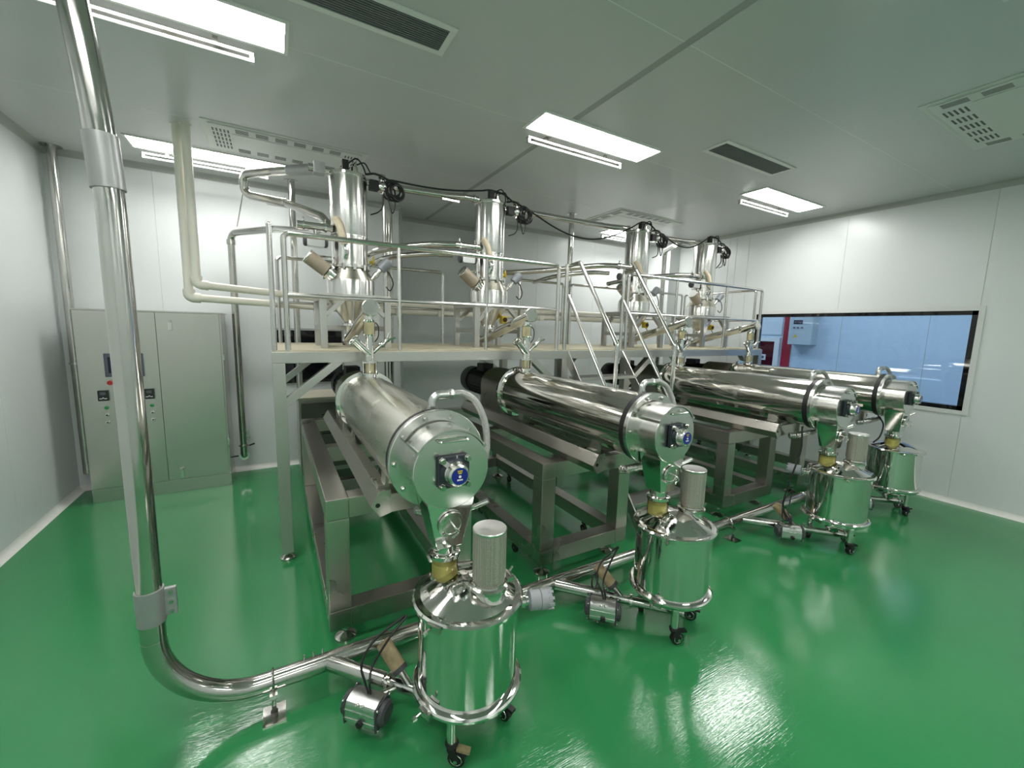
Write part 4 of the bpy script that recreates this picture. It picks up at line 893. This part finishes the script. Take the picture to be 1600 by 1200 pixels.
for a in (-1.437, -1.107):
    k = MB().box(a, a+.074, yf-.020, yf, .985, 1.085).build('drive_keypad', mat('keypad_black', (.02, .021, .024), .4), dl, bevel=.004)
    MB().box(a+.018, a+.056, yf-.022, yf-.019, 1.042, 1.068).build('lcd', mat('lcd_grey', (.10, .11, .11), .3), k)
    for j in range(5): MB().box(a+.012+j*.011, a+.020+j*.011, yf-.022, yf-.019, 1.004+(.006 if j == 2 else 0), 1.012+(.008 if j == 2 else 0)).build('key', WHITEMARK, k)
    cx_ = a+.045
    for z, m in ((.918, GREENB), (.848, PO), (.778, PO)):
        b = MB().lathe((cx_+.004, yf, z), (0,-1,0), [(0, .016), (.004, .016), (.005, .012), (.016, .011)], 18).build('push_button', m, dl)
        if m is PO: MB().lathe((cx_+.004, yf-.016, z), (0,-1,0), [(0, .007), (.003, .007)], 12).build('key_slot', BLACK, b)
MB().lathe((-1.34, yf, 1.155), (0,-1,0), [(0, .016), (.012, .014), (.016, .022), (.03, .021)], 20).build('emergency_stop', RED, dl)
MB().lathe((-1.128, yf, 1.155), (0,-1,0), [(0, .016), (.004, .016), (.005, .012), (.014, .011)], 18).build('key_switch', PO, dl)
# ================================================================== OTHER PIPES
def pipe(name, pts, r, m, label, cat='pipe', fil=.08, n=18, flange=None, smooth=False):
    P = smoothpath(pts, 8) if smooth else fillet(pts, fil, 8)
    b = min((Vector(p) for p in pts), key=lambda v: v.z)
    t = thing(name, tuple(b), label, cat)
    MB().tube(P, r, n).build('pipe_run', m, t)
    for f in (flange or []):
        (o, ax, R_, h) = f; MB().lathe(o, ax, [(0, R_), (h, R_)], 24).build('flange', m, t)
    return t
p = pipe('steel_pipe', [(-1.683, 5.60, .20), (-1.683, 5.60, ZC)], .036, PIPE, 'vertical steel pipe in the left corner behind the cabinet', flange=[((-1.683, 5.60, ZC-.006), (0,0,1), .078, .006)])
MB().lathe((-1.683, 5.60, 1.30), (0,0,1), [(0, .046), (.02, .046)], 20).build('clamp', PO, p)
p = pipe('white_pipe', [(-.535, 4.39, ZC), (-.535, 4.39, 2.052), (.75, 4.80, 1.99), (5.2, 4.80, 1.99)], .032, PVC, 'white plastic pipe dropping from the ceiling, upper of the two', fil=.05, flange=[((-.535, 4.39, ZC-.006), (0,0,1), .042, .006)])
MB().tube(fillet([(-.535, 4.39, 2.12), (-.535, 4.39, 2.052), (-.46, 4.407, 2.048)], .04), .040, 18).build('elbow', PVC, p)
p = pipe('white_pipe', [(-.60, 4.44, ZC), (-.60, 4.44, 1.945), (.75, 4.82, 1.91), (5.2, 4.82, 1.91)], .032, PVC, 'white plastic pipe dropping from the ceiling, lower of the two', fil=.05, flange=[((-.60, 4.44, ZC-.006), (0,0,1), .042, .006)])
MB().tube(fillet([(-.60, 4.44, 2.01), (-.60, 4.44, 1.945), (-.525, 4.455, 1.943)], .045), .042, 18).build('elbow', PVC, p)
for xx in (1.25, 1.75, 3.2): MB().box(xx-.035, xx+.035, 4.76, 4.86, 1.87, 2.03).build('coupling', PVC, p, bevel=.01)
pipe('steel_pipe', [(.245, 5.40, .96), (.245, 5.40, ZC)], .034, PIPE, 'vertical steel pipe from the ceiling to the beige blower box', flange=[((.245, 5.40, ZC-.006), (0,0,1), .075, .006), ((.245, 5.40, .962), (0,0,1), .062, .012)])
pipe('steel_pipe', [(3.555, 4.66, .0), (3.555, 4.66, ZC)], .034, PIPE, 'vertical steel pipe from the ceiling beside the stairs', flange=[((3.555, 4.66, ZC-.006), (0,0,1), .07, .006)])
pipe('steel_pipe', [(1.175, 4.95, .0), (1.175, 4.95, ZC)], .055, PIPE, 'thick bright steel pipe standing behind the leftmost hopper')
pipe('steel_pipe', [(5.46, 4.70, 0), (5.46, 4.70, 3.03), (5.20, 4.30, 3.03)], .036, PIPE, 'vertical steel pipe behind the rightmost hopper')
p = pipe('conveying_pipe', [(-.345, 5.55, .24), (-.345, 5.45, .24), (-.345, 5.45, 2.68), (.07, 4.9, 2.675), (.34, 4.1, 2.535), (.38, 3.80, 2.525)], .035, PIPE, 'long steel conveying pipe rising from the floor and bending to the hopper, lower of two', fil=[.05, .09, .25, .15])
MB().lathe((-.345, 5.45, .36), (0,0,1), [(0, .05), (.014, .05)], 20).build('clamp', PO, p); MB().tube([(-.29, 5.44, .36), (-.24, 5.42, .38)], .009, 8).build('clamp_lever', BLACK, p)
MB().tube([(-.40, 5.44, .25), (-.46, 5.42, .25)], .009, 8).build('clamp_lever', BLACK, p); MB().lathe((-.345, 5.46, .24), (0,1,0), [(0, .05), (.014, .05)], 20).build('clamp', PO, p)
MB().lathe((-.345, 5.45, 2.56), (0,0,1), [(0, .044), (.05, .044)], 20).build('clamp', PIPE, p)
for k in range(4): MB().box(-.315, -.28, 5.43, 5.45, .42+.03*k, .435+.03*k).build('clamp_tab', PIPE, p)
p = pipe('conveying_pipe', [(.38, 3.85, 2.985), (.06, 4.35, 3.05), (-.17, 4.62, 3.06), (-.17, 4.66, 2.90), (.15, 4.40, 2.815), (.40, 4.02, 2.66), (.46, 3.90, 2.55)], .035, PIPE, 'curved steel pipe looping beside the leftmost hopper, upper of two', fil=[.25, .07, .07, .2, .12])
MB().lathe((-.17, 4.65, 2.97), (0,0,1), [(0, .042), (.035, .042)], 20).build('clamp', PO, p)
MB().tube([(.36, 3.88, 2.988), (.18, 4.16, 3.025)], .043, 20).build('coupling', GALV, p)
vb = MB().box(.335, .42, 3.80, 3.89, 2.94, 3.03).build('valve_block', GALV, p, bevel=.008)
MB().tube([(.02, 4.55, 2.852), (.16, 4.39, 2.812)], .040, 18).build('coupling', PIPE, p)
o = MB().tube([(-.175, 4.64, 2.93), (-.27, 5.2, 2.71)], .006, 8).build('tie_wire', PIPE, base=(-.27, 5.2, 2.71)); tag(o, 'thin steel tie between the two curved pipes at the left', 'wire')
VL = ['steel vacuum line on top between the first and second hoppers', 'steel vacuum line on top between the second and third hoppers', 'steel vacuum line on top between the third and fourth hoppers']
for i in range(3):
    a, b = X4[i]+.12, X4[i+1]-.30
    t = pipe('vacuum_line', [(a, 3.98, 2.995), (X4[i]+.5, 4.0, 3.0), (b-.15, 3.92, 2.99), (b+.02, HY-.02, 2.985)], .031, PIPE, VL[i], smooth=False, fil=.3)
    for xx in (b-.20,): MB().box(xx, xx+.17, 3.87, 3.90, 2.935, 2.95).build('line_bracket', PIPE, t)
FLB = ['steel feed line entering the second hopper from the left', 'steel feed line entering the third hopper from the left', 'steel feed line entering the rightmost hopper from the left']
for i in (1, 2, 3):
    xx = X4[i]; pipe('feed_line', [(xx-.38, HY-.07, 2.525), (xx-.62, HY+.02, 2.515), (xx-1.0, 4.20, 2.47), (xx-(1.12 if i != 2 else 1.55), 4.60, 2.42)], .031, PIPE, FLB[i-1], smooth=True)
    if i != 3: pipe('feed_line', [(xx-.36, HY+.10, 2.46), (xx-.62, HY+.16, 2.45), (xx-.95, 4.22, 2.40), (xx-1.05, 4.60, 2.35)], .026, PIPE, FLB[i-1].replace('steel feed line', 'thin lower steel line'), smooth=True)
# cables strung between hopper tops
CLB = ['black cable strung between the first and second hopper tops', 'black cable strung between the second and third hopper tops', 'black cable strung between the third and fourth hopper tops']
for i in range(3):
    a = Vector((X4[i]+.36, HY-.06, 2.995)); b = Vector((X4[i+1]-.03, HY-.08, 3.078)); L = b-a
    pts = [a+L*(k/10)+Vector((0, 0, -(.10, .26, .16)[i]*math.sin(math.pi*k/10)*(1 if i else .35))) for k in range(11)]
    pts += [Vector((X4[i+1]+.10, HY-.10, 3.055)), Vector((X4[i+1]+.22, HY-.09, 3.0))]
    o = MB().tube(smoothpath(pts, 3), .0085, 8).build('cable', CABLE, base=tuple(a)); tag(o, CLB[i], 'cable')
o = MB().tube(smoothpath([(X4[3]+.26, HY-.06, 2.86), (X4[3]+.27, HY-.05, 2.74), (X4[3]+.37, 4.1, 2.58), (X4[3]+.47, 4.2, 2.46), (X4[3]+.46, 4.2, 2.36)], 6), .0075, 8).build('cable', CABLE, base=(X4[3]+.46, 4.2, 2.36)); tag(o, 'black cable hanging from the rightmost hopper to the side rail', 'cable')
# ================================================================== BLOWER BOX behind platform
bb = thing('blower_box', (.62, 5.15, 0), 'beige topped box on casters standing under the left end of the platform', 'blower')
MB().box(.20, 1.05, 4.87, 5.45, .12, .935).build('body', BRD, bb, bevel=.004)
MB().box(.19, 1.06, 4.86, 5.46, .935, .962).build('top_plate', BEIGE, bb, bevel=.003)
fr = MB().box(.225, 1.03, 4.862, 4.87, .17, .90).build('front_panel', mat('dark_steel_panel', (.16, .16, .14), .35, .8), bb, bevel=.002)
for k in range(8): MB().box(.42, .80, 4.857, 4.862, .55+.03*k, .562+.03*k).build('vent_slot', BLACK, fr)
for xx in (.26, .98):
    for yy in (4.93, 5.38):
        c = MB().box(xx-.025, xx+.025, yy-.025, yy+.025, .09, .12).build('caster', PIPE, bb)
        MB().lathe((xx-.014, yy, .045), (1,0,0), [(0, .034), (.004, .045), (.024, .045), (.028, .034)], 22).build('wheel', PLASTIC, c)
